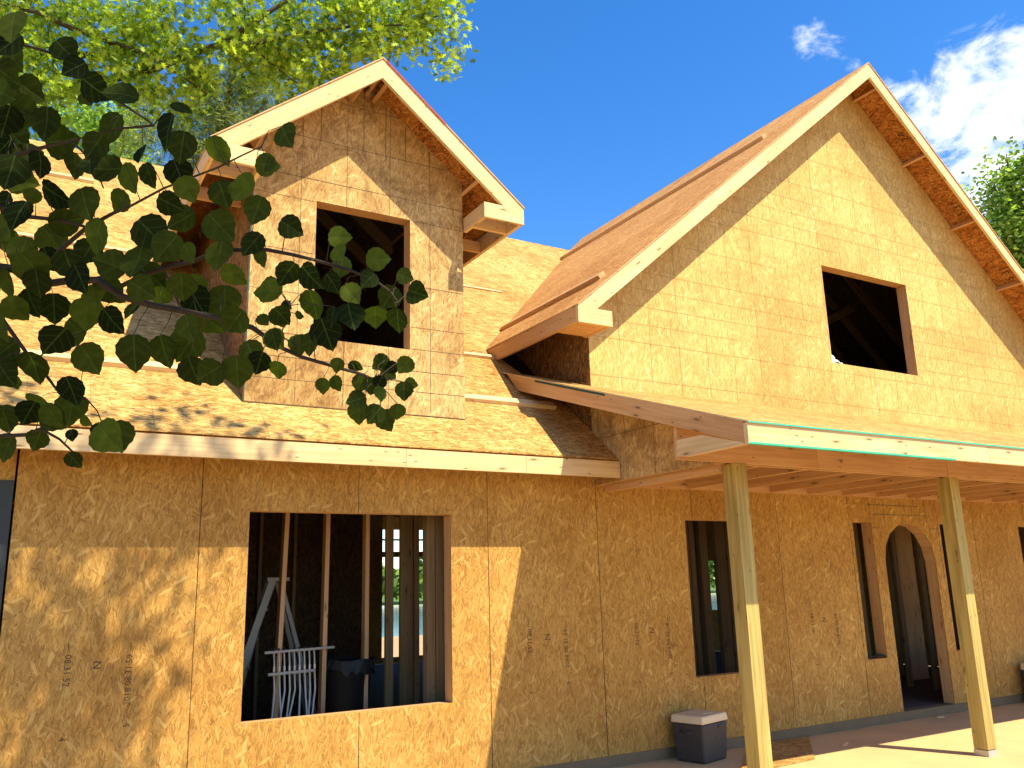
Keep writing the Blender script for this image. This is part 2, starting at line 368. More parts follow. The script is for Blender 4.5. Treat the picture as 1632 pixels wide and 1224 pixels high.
# far shore wood: leaf clumps in one mass
def leafcloud(name, mat, P, size, shape, parent=None, up=.5, seed=1, sunny=None):
    # P: N x 3 leaf centres; shape: k x 2 outline; random orientation with a bias to lying flat
    r = np.random.default_rng(seed); P = np.asarray(P, float); N = len(P); k = len(shape); sh = np.asarray(shape, float)
    nrm = r.normal(size=(N, 3)); nrm[:, 2] = np.abs(nrm[:, 2])+up; nrm /= np.linalg.norm(nrm, axis=1)[:, None]
    t = r.normal(size=(N, 3)); t -= (t*nrm).sum(1)[:, None]*nrm; t /= np.linalg.norm(t, axis=1)[:, None]; b = np.cross(nrm, t)
    sz = size*r.uniform(.65, 1.25, N)
    fold = np.abs(sh[:, 0])*.22
    V = P[:, None, :]+sz[:, None, None]*(t[:, None, :]*sh[None, :, 0:1]+b[:, None, :]*sh[None, :, 1:2]+nrm[:, None, :]*fold[None, :, None])
    me = bpy.data.meshes.new(name); me.vertices.add(N*k); me.loops.add(N*k); me.polygons.add(N)
    me.vertices.foreach_set('co', V.reshape(-1)); me.loops.foreach_set('vertex_index', np.arange(N*k, dtype=np.int32))
    me.polygons.foreach_set('loop_start', np.arange(0, N*k, k, dtype=np.int32))
    try: me.polygons.foreach_set('loop_total', np.full(N, k, dtype=np.int32))
    except Exception: pass
    a = me.attributes.new('tone', 'FLOAT', 'POINT'); a.data.foreach_set('value', np.repeat(r.uniform(0, 1, N), k))
    me.materials.append(mat); me.update(calc_edges=True); me.validate()
    o = bpy.data.objects.new(name, me); COL.objects.link(o)
    if parent: o.parent = parent
    return o
LEAF6 = [(0, -.5), (.24, -.25), (.3, .05), (.12, .35), (0, .5), (-.12, .35), (-.3, .05), (-.24, -.25)]
OAKS = [(0, -.55), (.05, -.3), (.28, -.28), (.1, -.1), (.42, .08), (.12, .12), (.26, .38), (.06, .3), (0, .55), (-.06, .3), (-.26, .38), (-.12, .12), (-.42, .08), (-.1, -.1), (-.28, -.28), (-.05, -.3)]
NEEDLE = [(0, -.5), (.05, 0), (0, .5), (-.05, 0)]
rg = np.random.default_rng(3)
xs = rg.uniform(-120, 260, 26000); hh = 9+4*np.sin(xs*.07)+3*np.sin(xs*.19+1)
pts = np.stack([xs, rg.uniform(124, 150, 26000), rg.uniform(0, 1, 26000)**.7*hh], 1)
tag(leafcloud('far_wood', FARL, pts, 1.7, LEAF6, seed=4), kind='stuff')
# ------------------------------------------------------------------ the house
H = empty('house', (0, 0, 0), label='unfinished two storey house sheathed in bare tan strand board with dormer, cross gable and porch', cat='house')
MPI, YE, ZE, ZEB = .821, -.435, 2.664, 2.513                  # main roof pitch and eave
YR = 5.76; ZR = ZE+(YR-YE)*MPI
def mz(y): return ZE+(y-YE)*MPI if y <= YR else ZR-(y-YR)*MPI
XL, XR, YB = -9.0, 9.2, 11.2
WT = .012
# lower front wall with its openings
W1 = (-3.335, -1.582, .602, 2.173); W2 = (1.135, 2.05, .606, 2.172); SL1 = (3.758, 4.102, .611, 2.182); SL2 = (5.445, 5.789, .611, 2.182); W3 = (7.22, 8.1, .61, 2.17)
def rect(x0, x1, z0, z1, y=0.): return [(x0, y, z0), (x1, y, z0), (x1, y, z1), (x0, y, z1)]
dcx, drr = (4.283+5.264)/2, (5.264-4.283)/2
arch = [(4.283, 0, -.001)] + [(dcx-drr*math.cos(a)*1.0, 0, 2.182-.46+.46*math.sin(a)) for a in [PI*i/8 for i in range(9)]] + [(5.264, 0, -.001)]
mb = MB()
outer = [(-4.94, 0, 0), (4.283, 0, 0)] + arch[1:-1] + [(5.264, 0, 0), (XR, 0, 0), (XR, 0, 2.6), (0.012, 0, 2.6), (0.012, 0, 2.93), (-4.94, 0, 2.93)]
mb.prism(outer, (0, WT, 0), holes=[rect(*W1), rect(*W2), rect(*SL1), rect(*SL2), rect(*W3)])
F = (0, -1, 0)
for x, z0, z1 in ((-3.701, .0, 2.9), (-2.44, 2.18, 2.9), (-2.41, 0, .6), (-1.21, 0, 2.9), (0.006, 0, 2.6), (1.235, 2.18, 2.6), (1.235, 0, .6), (2.487, 0, 2.6), (3.70, 0, 2.6), (4.95, 2.19, 2.6), (6.17, 0, 2.6), (7.4, 2.18, 2.6)):
    mb.strip((x, 0, z0), (x+rnd.uniform(-.003, .003), 0, z1), F, .0055, 2)
for x in (-4.53, -4.12, -3.29, -2.85, -2.0, -.81, -.40, .42, .82, 1.65, 2.07, 2.9, 3.3, 6.6, 7.0):   # faint stud guide lines, broken
    z = rnd.uniform(2.2, 2.4)
    if W1[0]-.02 < x < W1[1]+.02 or W2[0] < x < W2[1]: mb.strip((x, 0, 2.2), (x, 0, 2.45), F, .003, 1)
    else:
        while z > .1:
            l = rnd.uniform(.05, .35); mb.strip((x, 0, z-l), (x, 0, z), F, .003, 1); z -= l+rnd.uniform(.1, .5)
for x in (4.09, 4.36, 4.77, 5.18, 5.40): mb.strip((x, 0, 2.19 if x < 5.3 else 1.5), (x, 0, 2.58), F, .0075, 3)
for z, a, b in ((2.52, 4.05, 5.1), (2.40, 4.05, 5.05), (2.285, 4.05, 5.25), (2.12, 4.12, 4.32), (2.12, 5.24, 5.42)): mb.strip((a, 0, z), (b, 0, z-.005), F, .0075, 3)
front = mb.build('front_wall', [OSB_WALL, LINE, SEAM, DKLINE], H)
# stamped lettering on the boards
def text(s, x, z, size, rot, parent, y=-.0012, axis='wall', mat=INK, name='grade_stamp', loc=None, R=None):
    cu = bpy.data.curves.new('t', 'FONT'); cu.body = s; cu.size = size; cu.align_x = 'CENTER'; cu.align_y = 'CENTER'; cu.resolution_u = 2
    o = bpy.data.objects.new('t', cu); COL.objects.link(o); bpy.context.view_layer.update()
    me = bpy.data.meshes.new_from_object(o.evaluated_get(bpy.context.evaluated_depsgraph_get())); bpy.data.objects.remove(o); bpy.data.curves.remove(cu)
    me.name = name; me.materials.clear(); me.materials.append(mat)
    t = bpy.data.objects.new(name, me); COL.objects.link(t); t.parent = parent
    if R is None: t.matrix_local = Matrix.Translation((x, y, z)) @ Matrix.Rotation(PI/2, 4, 'X') @ Matrix.Rotation(rot, 4, 'Z')
    else: t.matrix_local = Matrix.Translation(loc) @ R
    return t
for x0, a, b in ((-4.94, '08:31:52', '08:31:59'), (-1.22, '08:31:52', '08:31:59'), (0, '08:32:10', '08:32:19'), (2.48, '08:32:10', '08:32:18')):
    text('— '+a, x0+.415, 1.10, .062, -PI/2, front); text('N', x0+.60, 1.085, .075, -PI/2, front)
    text(b+' —', x0+.81, 1.08, .062, PI/2, front); text('2018', x0+.815, .86, .06, PI/2, front); text('5', x0+.82, .67, .055, PI/2, front)
    text('4', x0+.42, .62, .055, -PI/2, front)
text('16', 2.8, 2.50, .045, 0, front); text('24', 2.92, 2.50, .045, 0, front); text('32', 3.04, 2.50, .045, 0, front)
# slots for windows: lining boards of 2x6 stuff
def lining(x0, x1, z0, z1, par, y0=WT, y1=.15, t=.038, bot=True, mat=WOOD_PINK, name='window_opening'):
    m = MB(); e = .004
    m.box((x0-t, y0, z1+e), (x1+t, y1, z1+e+t)); m.box((x0-e-t, y0, z0), (x0-e, y1, z1)); m.box((x1+e, y0, z0), (x1+e+t, y1, z1))
    if bot: m.box((x0-t, y0, z0-e-t), (x1+t, y1, z0-e))
    return m.build(name, mat, par)
for o_ in (W1, W2, SL1, SL2, W3): lining(*o_, H)
m = MB()
for i in range(1, len(arch)-2):
    a, b = arch[i], arch[i+1]
    d = Vector((b[0]-a[0], 0, b[2]-a[2])); n_ = Vector((-d.z, 0, d.x)).normalized()*.018
    m.prism([(a[0], WT, a[2]), (b[0], WT, b[2]), (b[0]+n_.x, WT, b[2]+n_.z), (a[0]+n_.x, WT, a[2]+n_.z)], (0, .14, 0))
m.box((4.283-.042, WT, 0), (4.283-.002, .15, 1.722)); m.box((5.266, WT, 0), (5.306, .15, 1.722)); m.build('door_opening', WOOD_PINK, H)
m = MB(); m.box((XL, .003, -.2), (4.2, .14, -.002), axis='planar'); m.box((4.2, .003, -.2), (XR, .14, -.003), axis='planar'); m.build('foundation_curb', CURB, H)
# dark framed patio window at the left end of the wall
m = MB(); m.box((-5.09, -.012, -.1), (-4.955, .06, 2.35)); m.box((-7.1, -.012, -.1), (-6.97, .06, 2.35)); m.box((-6.97, -.012, 2.22), (-5.09, .06, 2.35)); m.box((-6.97, -.012, -.1), (-5.09, .06, .02)); m.box((-6.07, -.01, .02), (-5.99, .05, 2.22))
pf = m.build('patio_window', DARKFR, H); tag(pf, 'dark framed patio window at the wall end')
m = MB(); m.box((-6.97, .02, .02), (-6.07, .026, 2.22)); m.box((-5.99, .02, .02), (-5.09, .026, 2.22)); m.build('pane', GLASS, pf)
m = MB(); m.prism([(XL, 0, 0), (-7.1, 0, 0), (-7.1, 0, 2.35), (-4.955, 0, 2.35), (-4.955, 0, 2.93), (XL, 0, 2.93)], (0, WT, 0)); m.build('end_wall_panel', OSB_WALL, H)
# outer closing walls
m = MB(); m.prism([(XL, 0.02, 0), (XL, YB, 0), (XL, YB, mz(YB)-.05), (XL, YR, ZR-.05), (XL, 0.02, mz(0)-.05)], (WT, 0, 0)); m.build('side_wall', OSB_WALL, H)
BWH = [(2.3, 2.95), (3.15, 4.3), (-3.6, -2.4), (6.0, 7.6)]
m = MB(); m.prism([(XL, YB, 0), (XR, YB, 0), (XR, YB, mz(YB)-.05), (XL, YB, mz(YB)-.05)], (0, WT, 0), holes=[[(a, YB, .12), (b, YB, .12), (b, YB, 2.24), (a, YB, 2.24)] for a, b in BWH]+[[(a, YB, 2.36), (b, YB, 2.36), (b, YB, 2.6), (a, YB, 2.6)] for a, b in BWH[:2]]+[[(a, YB, 2.64), (b, YB, 2.64), (b, YB, 3.12), (a, YB, 3.12)] for a, b in BWH[:2]]); m.build('back_wall', OSB_WALL, H)
m = MB(); m.prism([(XR, 0.02, 0), (XR, YB, 0), (XR, YB, mz(YB)-.05), (XR, YR, 4.4), (XR, 0.02, 4.4)], (-WT, 0, 0), holes=[[(XR, 7.9, .9), (XR, 9.3, .9), (XR, 9.3, 2.0), (XR, 7.9, 2.0)]]); m.build('side_wall', OSB_WALL, H)
m = MB(); m.box((XL, .15, -.2), (XR, YB, -.006), axis='planar'); m.build('floor', simple('dimmed_floor_concrete', (.10, .085, .07), .95, var=.3), H)  # floor colour lowered to keep the rooms dim
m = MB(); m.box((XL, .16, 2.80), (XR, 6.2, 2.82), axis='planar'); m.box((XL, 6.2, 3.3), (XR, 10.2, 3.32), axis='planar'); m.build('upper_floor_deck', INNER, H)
# dark sheets on the attic's inner faces, shade carried in their colour
m = MB(); e_ = .06
m.prism([(XL, .2, mz(.2)-e_), (-3.43, .2, mz(.2)-e_), (-3.43, YR, ZR-e_), (XL, YR, ZR-e_)], (0, 0, -.004))
m.prism([(.05, 1.0, 8.367-.835*4.547-.05), (4.59, 1.0, 8.367-.06), (4.59, 5.9, 8.367-.06), (.05, 5.9, 8.367-.835*4.547-.05)], (0, 0, -.004))
m.prism([(4.60, .2, 8.367-.06), (9.1, .2, 8.367-.835*4.5-.06), (9.1, 6.0, 8.367-.835*4.5-.06), (4.60, 6.0, 8.367-.06)], (0, 0, -.004))
m.prism([(0.05, 6.0, 2.83), (9.1, 6.0, 2.83), (9.1, 6.0, 4.5), (4.6, 6.0, 8.2), (.05, 6.0, 4.5)], (0, .004, 0))
m.prism([(-3.38, 3.0, 2.83), (-1.46, 3.0, 2.83), (-1.46, 3.0, 5.3), (-2.427, 3.0, 6.1), (-3.38, 3.0, 5.3)], (0, .004, 0))
for sx in (-3.41, -1.449): m.prism([(sx, .16, 2.83), (sx, 3.0, 2.83), (sx, 3.0, 5.37), (sx, .16, 5.37)], (.004, 0, 0))
for sx in (-1, 1): m.prism([(-2.427+sx*.97, .16, 6.219-.803*.97-.03), (-2.427+sx*.002, .16, 6.219-.03), (-2.427+sx*.002, 3.0, 6.219-.03), (-2.427+sx*.97, 3.0, 6.219-.803*.97-.03)], (0, 0, -.004))
m.build('attic_shade_lining', INNER, H)
# main roof
m = MB()
def slab(m, pts, t=.012, up=(0, 0, 1)): m.prism(pts, Vector(up)*-t)
ZO = .014
VB = (-.424, 1.436)                                            # where the valley starts (x, y)
# front slope split round the dormer
DX0, DX1 = -3.43, -1.424
def rp(x, y, dz=0.): return (x, y, mz(y)+dz)
YDR = 3.9
m.prism([rp(XL-.3, YE+.02, ZO), rp(-.012, YE+.02, ZO), rp(-.012, .35, ZO), rp(-.40, 1.43, ZO), rp(3.9, 5.74, ZO), rp(XL-.3, 5.74, ZO)], (0, 0, -.012),
        holes=[[rp(DX0+.02, .02, ZO), rp(DX1-.02, .02, ZO), rp(DX1-.02, YDR-1.4, ZO), rp((DX0+DX1)/2, YDR-.1, ZO), rp(DX0+.02, YDR-1.4, ZO)]])
m.prism([rp(XL-.3, YR+.005, ZO), rp(XR+.4, YR+.005, ZO), rp(XR+.4, YB+.5, ZO), rp(XL-.3, YB+.5, ZO)], (0, 0, -.012))
nrm = Vector((0, -MPI, 1)).normalized()
for y in (.79, 2.0, 3.22, 4.44):                                # seams between roof panels
    m.strip(rp(XL, y-.02, ZO), rp(DX0-.02, y, ZO), nrm, .006, 1)
    m.strip(rp(DX1+.02, y, ZO), rp(min(y-1.85, 3.5) if y > 1.5 else -.1, y, ZO), nrm, .006, 1)
for i in range(22):                                            # snapped rafter lines
    x = XL+.4+i*.407*1.0
    if x > -3.5 and x < -1.4: 
        m.strip(rp(x, YE+.03, ZO), rp(x+.0, -.02, ZO), nrm, .0045, 1); continue
    if x < -.45: m.strip(rp(x, YE+.03, ZO), rp(x, 5.7 if x < -3.5 else 1.4, ZO), nrm, .0035, 1)
m.build('main_roof', [OSB_ROOF, LINE], H)
def board(name, pts, ext, par, mat=WOOD, grain=(1, 0, 0), label=None):
    o = MB().prism(pts, ext, grain=grain).build(name, mat, par)
    if label: o['label'] = label
    return o
for a, b in ((XL-.3, -5.75), (-5.747, -2.2), (-2.197, -1.05), (-1.047, -.012)):
    board('eave_fascia', [(a, YE, ZEB), (b, YE, ZEB), (b, YE, ZE), (a, YE, ZE)], (0, .038, 0), H)
for i, x in enumerate(np.arange(XL+.1, -.1, .61)):             # rafter tails behind the fascia
    board('rafter_tail', [(x, YE+.04, ZEB+.02), (x, -.002, ZEB+.16), (x, -.002, mz(0)-.02), (x, YE+.04, mz(YE)-.02)], (.038, 0, 0), H, WOOD_PINK, (0, 1, MPI))
def batten(a, b, y, hgt=.04, wd=.09):
    d = Vector((0, 1, MPI)).normalized(); n = Vector((0, -MPI, 1)).normalized(); p = Vector(rp(0, y, ZO+.001))
    r = [p-d*wd/2, p+d*wd/2, p+d*wd/2+n*hgt, p-d*wd/2+n*hgt]
    return MB().prism([(a, q.y, q.z) for q in r], (b-a, 0, 0), grain=(1, 0, 0)).build('roof_batten', WOOD, H)
batten(-8.3, -3.52, .36); batten(-1.38, -.22, .345, .04, .09); batten(-1.38, -.43, 1.21, .03, .06); batten(-1.2, .80, 3.12, .02, .05)
batten(-8.2, -4.4, 4.45, .04, .09); batten(-8, -3.6, 2.5, .03, .07)
# ------------------------------------------------------------------ cross gable
XG, OG, ZG, MG, XGL = 4.597, -.451, 8.367, .835, -.424
XGR = 2*XG-XGL
def gz(x, dz=0.): return ZG-abs(x-XG)*MG+dz
GW = (3.73, 5.431, 4.151, 5.439)
gxy = [(.002, 0, 2.603), (XR, 0, 2.603), (XR, 0, gz(XR)-.03), (XG, 0, ZG-.03), (.002, 0, gz(0)-.03)]
m = MB(); m.prism(gxy, (0, WT, 0), holes=[rect(GW[0], GW[1], GW[2], GW[3])])
def gstrip(x0, z0, x1, z1, wd=.004, mi=1):
    m.strip((x0, 0, z0), (x1, 0, z1), F, wd, mi, .002)
for k in range(1, 23):
    x = k*.4115
    zt = gz(x)-.04
    segs = [(3.45, zt)]
    if GW[0]-.01 < x < GW[1]+.01: segs = [(3.45, GW[2]), (GW[3], zt)]
    panel = k % 6 == 0
    for a, b in segs: gstrip(x, a, x+rnd.uniform(-.006, .006), b, .0045 if k % 3 == 0 else .0034)
for z, cuts in ((3.62, []), (4.035, []), (4.24, [(.3, 2.2), (5.45, 8)]), (4.445, [(0, 3.6), (5.5, 8.6)]), (4.645, [(.5, 3.6), (5.46, 8.4)]), (4.85, [(.7, 3.6), (5.46, 8.1)]), (5.25, [(1.2, 2.9), (5.5, 7.5)]),
                (5.66, [(1.6, 4.08), (5.3, 7.2)]), (5.87, [(1.8, 7.2)]), (6.06, [(2.2, 7)]), (6.26, [(2.3, 3.9), (6, 6.8)]), (6.49, [(2.5, 6.6)]), (6.91, [(3, 6.1)]), (7.31, [(3.4, 5.6)]), (7.49, [(4.08, 5.4)]), (7.91, [(4.2, 5.0)])):
    if not cuts: cuts = [(.01, 9.1)]
    for a, b in cuts:
        a = max(a, XG-(ZG-.05-z)/MG); b = min(b, XG+(ZG-.05-z)/MG, XR)
        if z > GW[2] and z < GW[3]:
            if a < GW[0]: gstrip(a, z, min(b, GW[0]), z, .004)
            if b > GW[1]: gstrip(max(a, GW[1]), z, b, z, .004)
        else: gstrip(a, z, b, z, .0042)
gw = m.build('gable_wall', [OSB_GABLE, LINE, SEAM], H)
lining(*GW, gw, name='window_opening')
# left cheek of the gable above the main roof
m = MB(); m.prism([(0, .0, mz(0)-.05), (0, .0, gz(0)-.03), (0, 1.80, gz(0)-.03)], (WT, 0, 0)); gc = m.build('gable_cheek', OSB_CHEEK_SHADED, H)
def Rw(o): return None
text('32', 0, 0, .07, 0, gc, loc=(-.0015, .18, 3.60), R=Matrix.Rotation(-PI/2, 4, 'Z') @ Matrix.Rotation(PI/2, 4, 'X'))
# gable roof: sheathing sheets, rake boards, lookouts
Vt = lambda x: ((gz(x)-ZE)/MPI+YE)                            # y at which the left slope meets the main roof
YBK = 6.35
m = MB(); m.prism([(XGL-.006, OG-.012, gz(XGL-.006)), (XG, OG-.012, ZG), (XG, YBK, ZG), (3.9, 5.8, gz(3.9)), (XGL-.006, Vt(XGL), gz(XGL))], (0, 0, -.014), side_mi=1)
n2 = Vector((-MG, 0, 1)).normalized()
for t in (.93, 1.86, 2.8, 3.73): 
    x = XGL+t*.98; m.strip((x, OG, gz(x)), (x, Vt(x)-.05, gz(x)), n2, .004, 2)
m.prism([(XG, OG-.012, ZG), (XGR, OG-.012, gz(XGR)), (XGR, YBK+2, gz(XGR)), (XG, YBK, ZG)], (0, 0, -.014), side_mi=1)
gr = m.build('gable_roof', [OSB_SLOPE_LOWLIGHT, WOOD_PINK, LINE], H)
m = MB(); m.prism([(XGL+.04, OG+.04, gz(XGL+.04, -.0165)), (XG-.001, OG+.04, ZG-.0165), (XG-.001, -.001, ZG-.0165), (XGL+.04, -.001, gz(XGL+.04, -.0165))], (0, 0, -.004))
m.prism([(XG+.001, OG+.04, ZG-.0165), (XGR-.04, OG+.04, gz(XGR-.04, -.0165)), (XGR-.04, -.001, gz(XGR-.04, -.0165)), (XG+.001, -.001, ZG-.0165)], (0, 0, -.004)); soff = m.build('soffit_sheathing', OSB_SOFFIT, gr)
for lx, s in ((6.55, '5:31'), (7.55, '5:31'), (5.5, '24')):
    an = math.atan(MG)
    text(s, 0, 0, .16, 0, soff, loc=(lx, -.24, gz(lx, -.0165)-.0062), R=Matrix.Rotation(an, 4, 'Y') @ Matrix.Rotation(PI, 4, 'X') @ Matrix.Rotation(PI, 4, 'Z'))
T = .0145
board('rake_board', [(XGL, OG, gz(XGL)-T), (XG-.001, OG, ZG-T), (XG-.001, OG, ZG-.225), (XGL+.04, OG, 3.995+.0), (XGL, OG, 3.995)], (0, .038, 0), gr, WOOD, (1, 0, MG))
board('rake_board', [(XG+.001, OG, ZG-T), (XGR, OG, gz(XGR)-T), (XGR, OG, 3.995), (XG+.001, OG, ZG-.225)], (0, .038, 0), gr, WOOD, (1, 0, -MG))
board('eave_fascia', [(XGL, OG+.0385, 4.0), (XGL, 1.36, 4.0), (XGL, 1.42, gz(XGL)-T), (XGL, OG+.0385, gz(XGL)-T)], (.038, 0, 0), gr, WOOD_PINK, (0, 1, 0))
board('cornice_return', [(XGL+.0, OG+.04, 4.005), (-.018, OG+.04, 4.005), (-.018, OG+.04, 4.158), (XGL+.19, OG+.04, 4.158), (XGL, OG+.04, 4.0)], (0, .03, 0), gr, WOOD, (1, 0, 0)) if False else None
board('cornice_return', [(XGL+.002, OG-.002, 3.992), (-.018, OG-.002, 3.992), (-.018, OG-.002, 4.150), (XGL+.2, OG-.002, 4.150)], (0, .036, 0), gr, WOOD, (1, 0, 0))
MB().box((-.056, OG+.036, 3.995), (-.018, -.002, 4.148)).box((XGL+.04, OG+.04, 3.998), (-.058, -.03, 4.012), axis='planar').build('cornice_return', WOOD_PINK, gr)
lk = [.35, 1.31, 2.27, 3.22, 4.2, 4.83, 5.76, 6.72, 7.67, 8.6, 9.3]
for x in lk:
    zc = gz(x)-.075; s = -1 if x > XG else 1
    MB().bar((x, OG+.039, zc), (x, -.002, zc), .03, .09, side=Vector((MG*s*-1, 0, 1))*0+Vector((1, 0, MG*s))).build('lookout', WOOD_PINK, gr)
def gbatten(x, y0, y1, h=.04, wd=.09):
    d = Vector((1, 0, MG)).normalized(); n = Vector((-MG, 0, 1)).normalized(); p = Vector((x, 0, gz(x)+.001)); r = [p-d*wd/2, p+d*wd/2, p+d*wd/2+n*h, p-d*wd/2+n*h]
    MB().prism([(q.x, y0, q.z) for q in r], (0, y1-y0, 0), grain=(0, 1, 0)).build('roof_batten', WOOD_PINK, gr)
gbatten(3.25, .27, 5.1, .05); gbatten(.14, -.13, 1.93, .045)
# ------------------------------------------------------------------ dormer
XD, OD, ZD, MD, HD = -2.427, -.425, 6.219, .803, 1.441
def dz(x, e=0.): return ZD-abs(x-XD)*MD+e
DW = (-2.87, -1.975, 3.643, 4.902)
m = MB(); m.prism([(DX0, 0.0, mz(0)+.022), (DX1, 0.0, mz(0)+.022), (DX1, 0.0, dz(DX1)-.02), (XD, 0.0, ZD-.02), (DX0, 0.0, dz(DX0)-.02)], (0, WT, 0), holes=[rect(*DW)])
def dstrip(x0, z0, x1, z1, wd=.0045, mi=1): m.strip((x0, 0, z0), (x1, 0, z1), F, wd, mi, .002)
for x in (-3.01, -2.595, -2.18, -1.772):
    zt = dz(x)-.04
    for a, b in ([(3.07, zt)] if not (DW[0] < x < DW[1]) else [(3.07, DW[2]), (DW[3], zt)]): dstrip(x, a, x, b)
for x in (-2.848, -2.441, -2.223, -2.026): dstrip(x, 5.50 if x != -2.848 else 5.49, x, dz(x)-.05, .0065)
for z, a, b in ((3.26, -3.42, -1.43), (3.448, -3.42, -1.43), (3.86, -1.97, -1.43), (3.655, -1.97, -1.43), (3.655, -3.42, -2.88), (4.02, -3.42, -2.88), (4.255, -1.97, -1.43), (4.40, -3.42, -2.88), (4.893, -1.97, -1.43), (5.10, -3.42, -1.43), (4.89, -3.42, -2.88), (5.495, -3.25, -1.6), (5.92, -2.79, -2.05)):
    dstrip(a, z, b, z, .0045 if z < 5.05 else .006)
m.strip((DX0+.004, 0, 3.05), (DX0+.004, 0, 5.2), F, .012, 2, 0.); m.strip((DX0, 0, 3.046), (DX1, 0, 3.046), F, .007, 1)
dm = m.build('dormer', [OSB_DORMER, DKLINE, DKGREEN], H)
for x, e in ((DX0, WT), (DX1-WT, WT)):
    m = MB(); yb = (dz(DX0)-.02-ZE)/MPI+YE
    m.prism([(x, WT+.001, mz(0)+.005), (x, WT+.001, dz(DX0)-.02), (x, yb, dz(DX0)-.02)], (e, 0, 0)); m.build('dormer_cheek', OSB_CHEEK_SHADED, dm)
lining(*DW, dm)
DXL, DXR = XD-HD, XD+HD
ydb = lambda x: (dz(x)-ZE)/MPI+YE
m = MB()
for xa in (DXL-.006, DXR+.006): m.prism([(xa, OD-.01, dz(xa)), (XD, OD-.01, ZD), (XD, ydb(XD), ZD), (xa, ydb(xa), dz(xa))], (0, 0, -.013), side_mi=1)
dr = m.build('dormer_roof', [OSB_ROOF, WOOD_PINK], dm)
m = MB()
for sgn in (-1, 1):
    xa, xb = XD+sgn*(HD-.04), XD+sgn*.001; m.prism([(xa, OD+.04, dz(xa, -.0155)), (xb, OD+.04, ZD-.0155), (xb, -.001, ZD-.0155), (xa, -.001, dz(xa, -.0155))], (0, 0, -.004))
    xa, xb = XD+sgn*(HD-.04), XD+sgn*1.01; m.prism([(xa, .001, dz(xa, -.0155)), (xb, .001, dz(xb, -.0155)), (xb, 2.2, dz(xb, -.0155)), (xa, 2.2, dz(xa, -.0155))], (0, 0, -.004))
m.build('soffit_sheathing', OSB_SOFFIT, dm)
T = .0135; zb = 4.886
board('rake_board', [(DXL, OD, zb), (DXL, OD, dz(DXL)-T), (XD-.001, OD, ZD-T), (XD-.001, OD, ZD-.205), (DXL+.08, OD, dz(DXL+.08)-.205)][:], (0, .038, 0), dm, WOOD, (1, 0, MD))
board('rake_board', [(DXR, OD, zb), (DXR, OD, dz(DXR)-T), (XD+.001, OD, ZD-T), (XD+.001, OD, ZD-.205), (DXR-.08, OD, dz(DXR-.08)-.205)][:], (0, .038, 0), dm, WOOD, (1, 0, -MD))
for sgn in (-1, 1):
    x0 = XD+sgn*HD; xi = XD+sgn*1.006
    yq = (zb-ZE)/MPI+YE
    board('eave_fascia', [(x0, OD+.0385, zb), (x0, yq-.02, zb), (x0, ydb(x0)-.02, dz(x0)-T), (x0, OD+.0385, dz(x0)-T)], (-sgn*.038, 0, 0), dm, WOOD, (0, 1, 0))
    xr = XD+sgn*1.012
    board('cornice_return', [(x0-sgn*.002, OD-.002, zb-.003), (xr, OD-.002, zb-.003), (xr, OD-.002, 5.03), (x0-sgn*.05, OD-.002, 5.03)], (0, .036, 0), dm, WOOD, (1, 0, 0))
    MB().box((min(xr, xr+sgn*.036), OD+.0345, zb), (max(xr, xr+sgn*.036), -.003, 5.028)).box((min(x0-sgn*.039, xr+sgn*.037), -.16, zb+.002), (max(x0-sgn*.039, xr+sgn*.037), -.122, 5.0), axis=(1, 0, 0)).build('cornice_return', WOOD, dm)
    MB().box((min(x0-sgn*.039, xi), .38, zb+.002), (max(x0-sgn*.039, xi), .418, 5.0), axis=(1, 0, 0)).build('soffit_block', WOOD_PINK, dm)
for x, sg in ((XD-.16, 1), (XD+.03, -1), (XD+.10, -1), (-1.40, -1), (-3.45, 1)):
    zc = dz(x)-.085; MB().bar((x, OD+.039, zc), (x, -.002, zc), .032, .10, side=(1, 0, MD*sg)).build('lookout', WOOD_PINK, dm)
m = MB(); m.strip((XD+.03, OD-.011, dz(XD+.03)-.006), (XD+.62, OD-.011, dz(XD+.62)-.006), (0, -1, 0), .013, 0, 0.); m.build('red_edge_mark', RED, dm)
# rafters and collar ties inside the dormer and the gable attic
for y in (.5, 1.1, 1.7, 2.3):
    for sgn in (-1, 1): MB().bar((XD+sgn*.02, y, ZD-.11), (XD+sgn*1.0, y, dz(XD+1.0)-.11), .038, .14, side=(0, 1, 0)).build('rafter', INNERW_SHADED, dm)
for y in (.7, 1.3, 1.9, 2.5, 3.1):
    for sgn in (-1, 1): MB().bar((XG+sgn*.02, y, ZG-.13), (XG+sgn*4.3, y, gz(XG+4.3)-.13), .038, .18, side=(0, 1, 0)).build('rafter', INNERW_SHADED, gw)
MB().bar((4.2, 2.2, 4.6), (7.4, 2.3, 6.1), .038, .14, side=(0, 1, 0)).build('attic_brace', INNERW_SHADED, gw)
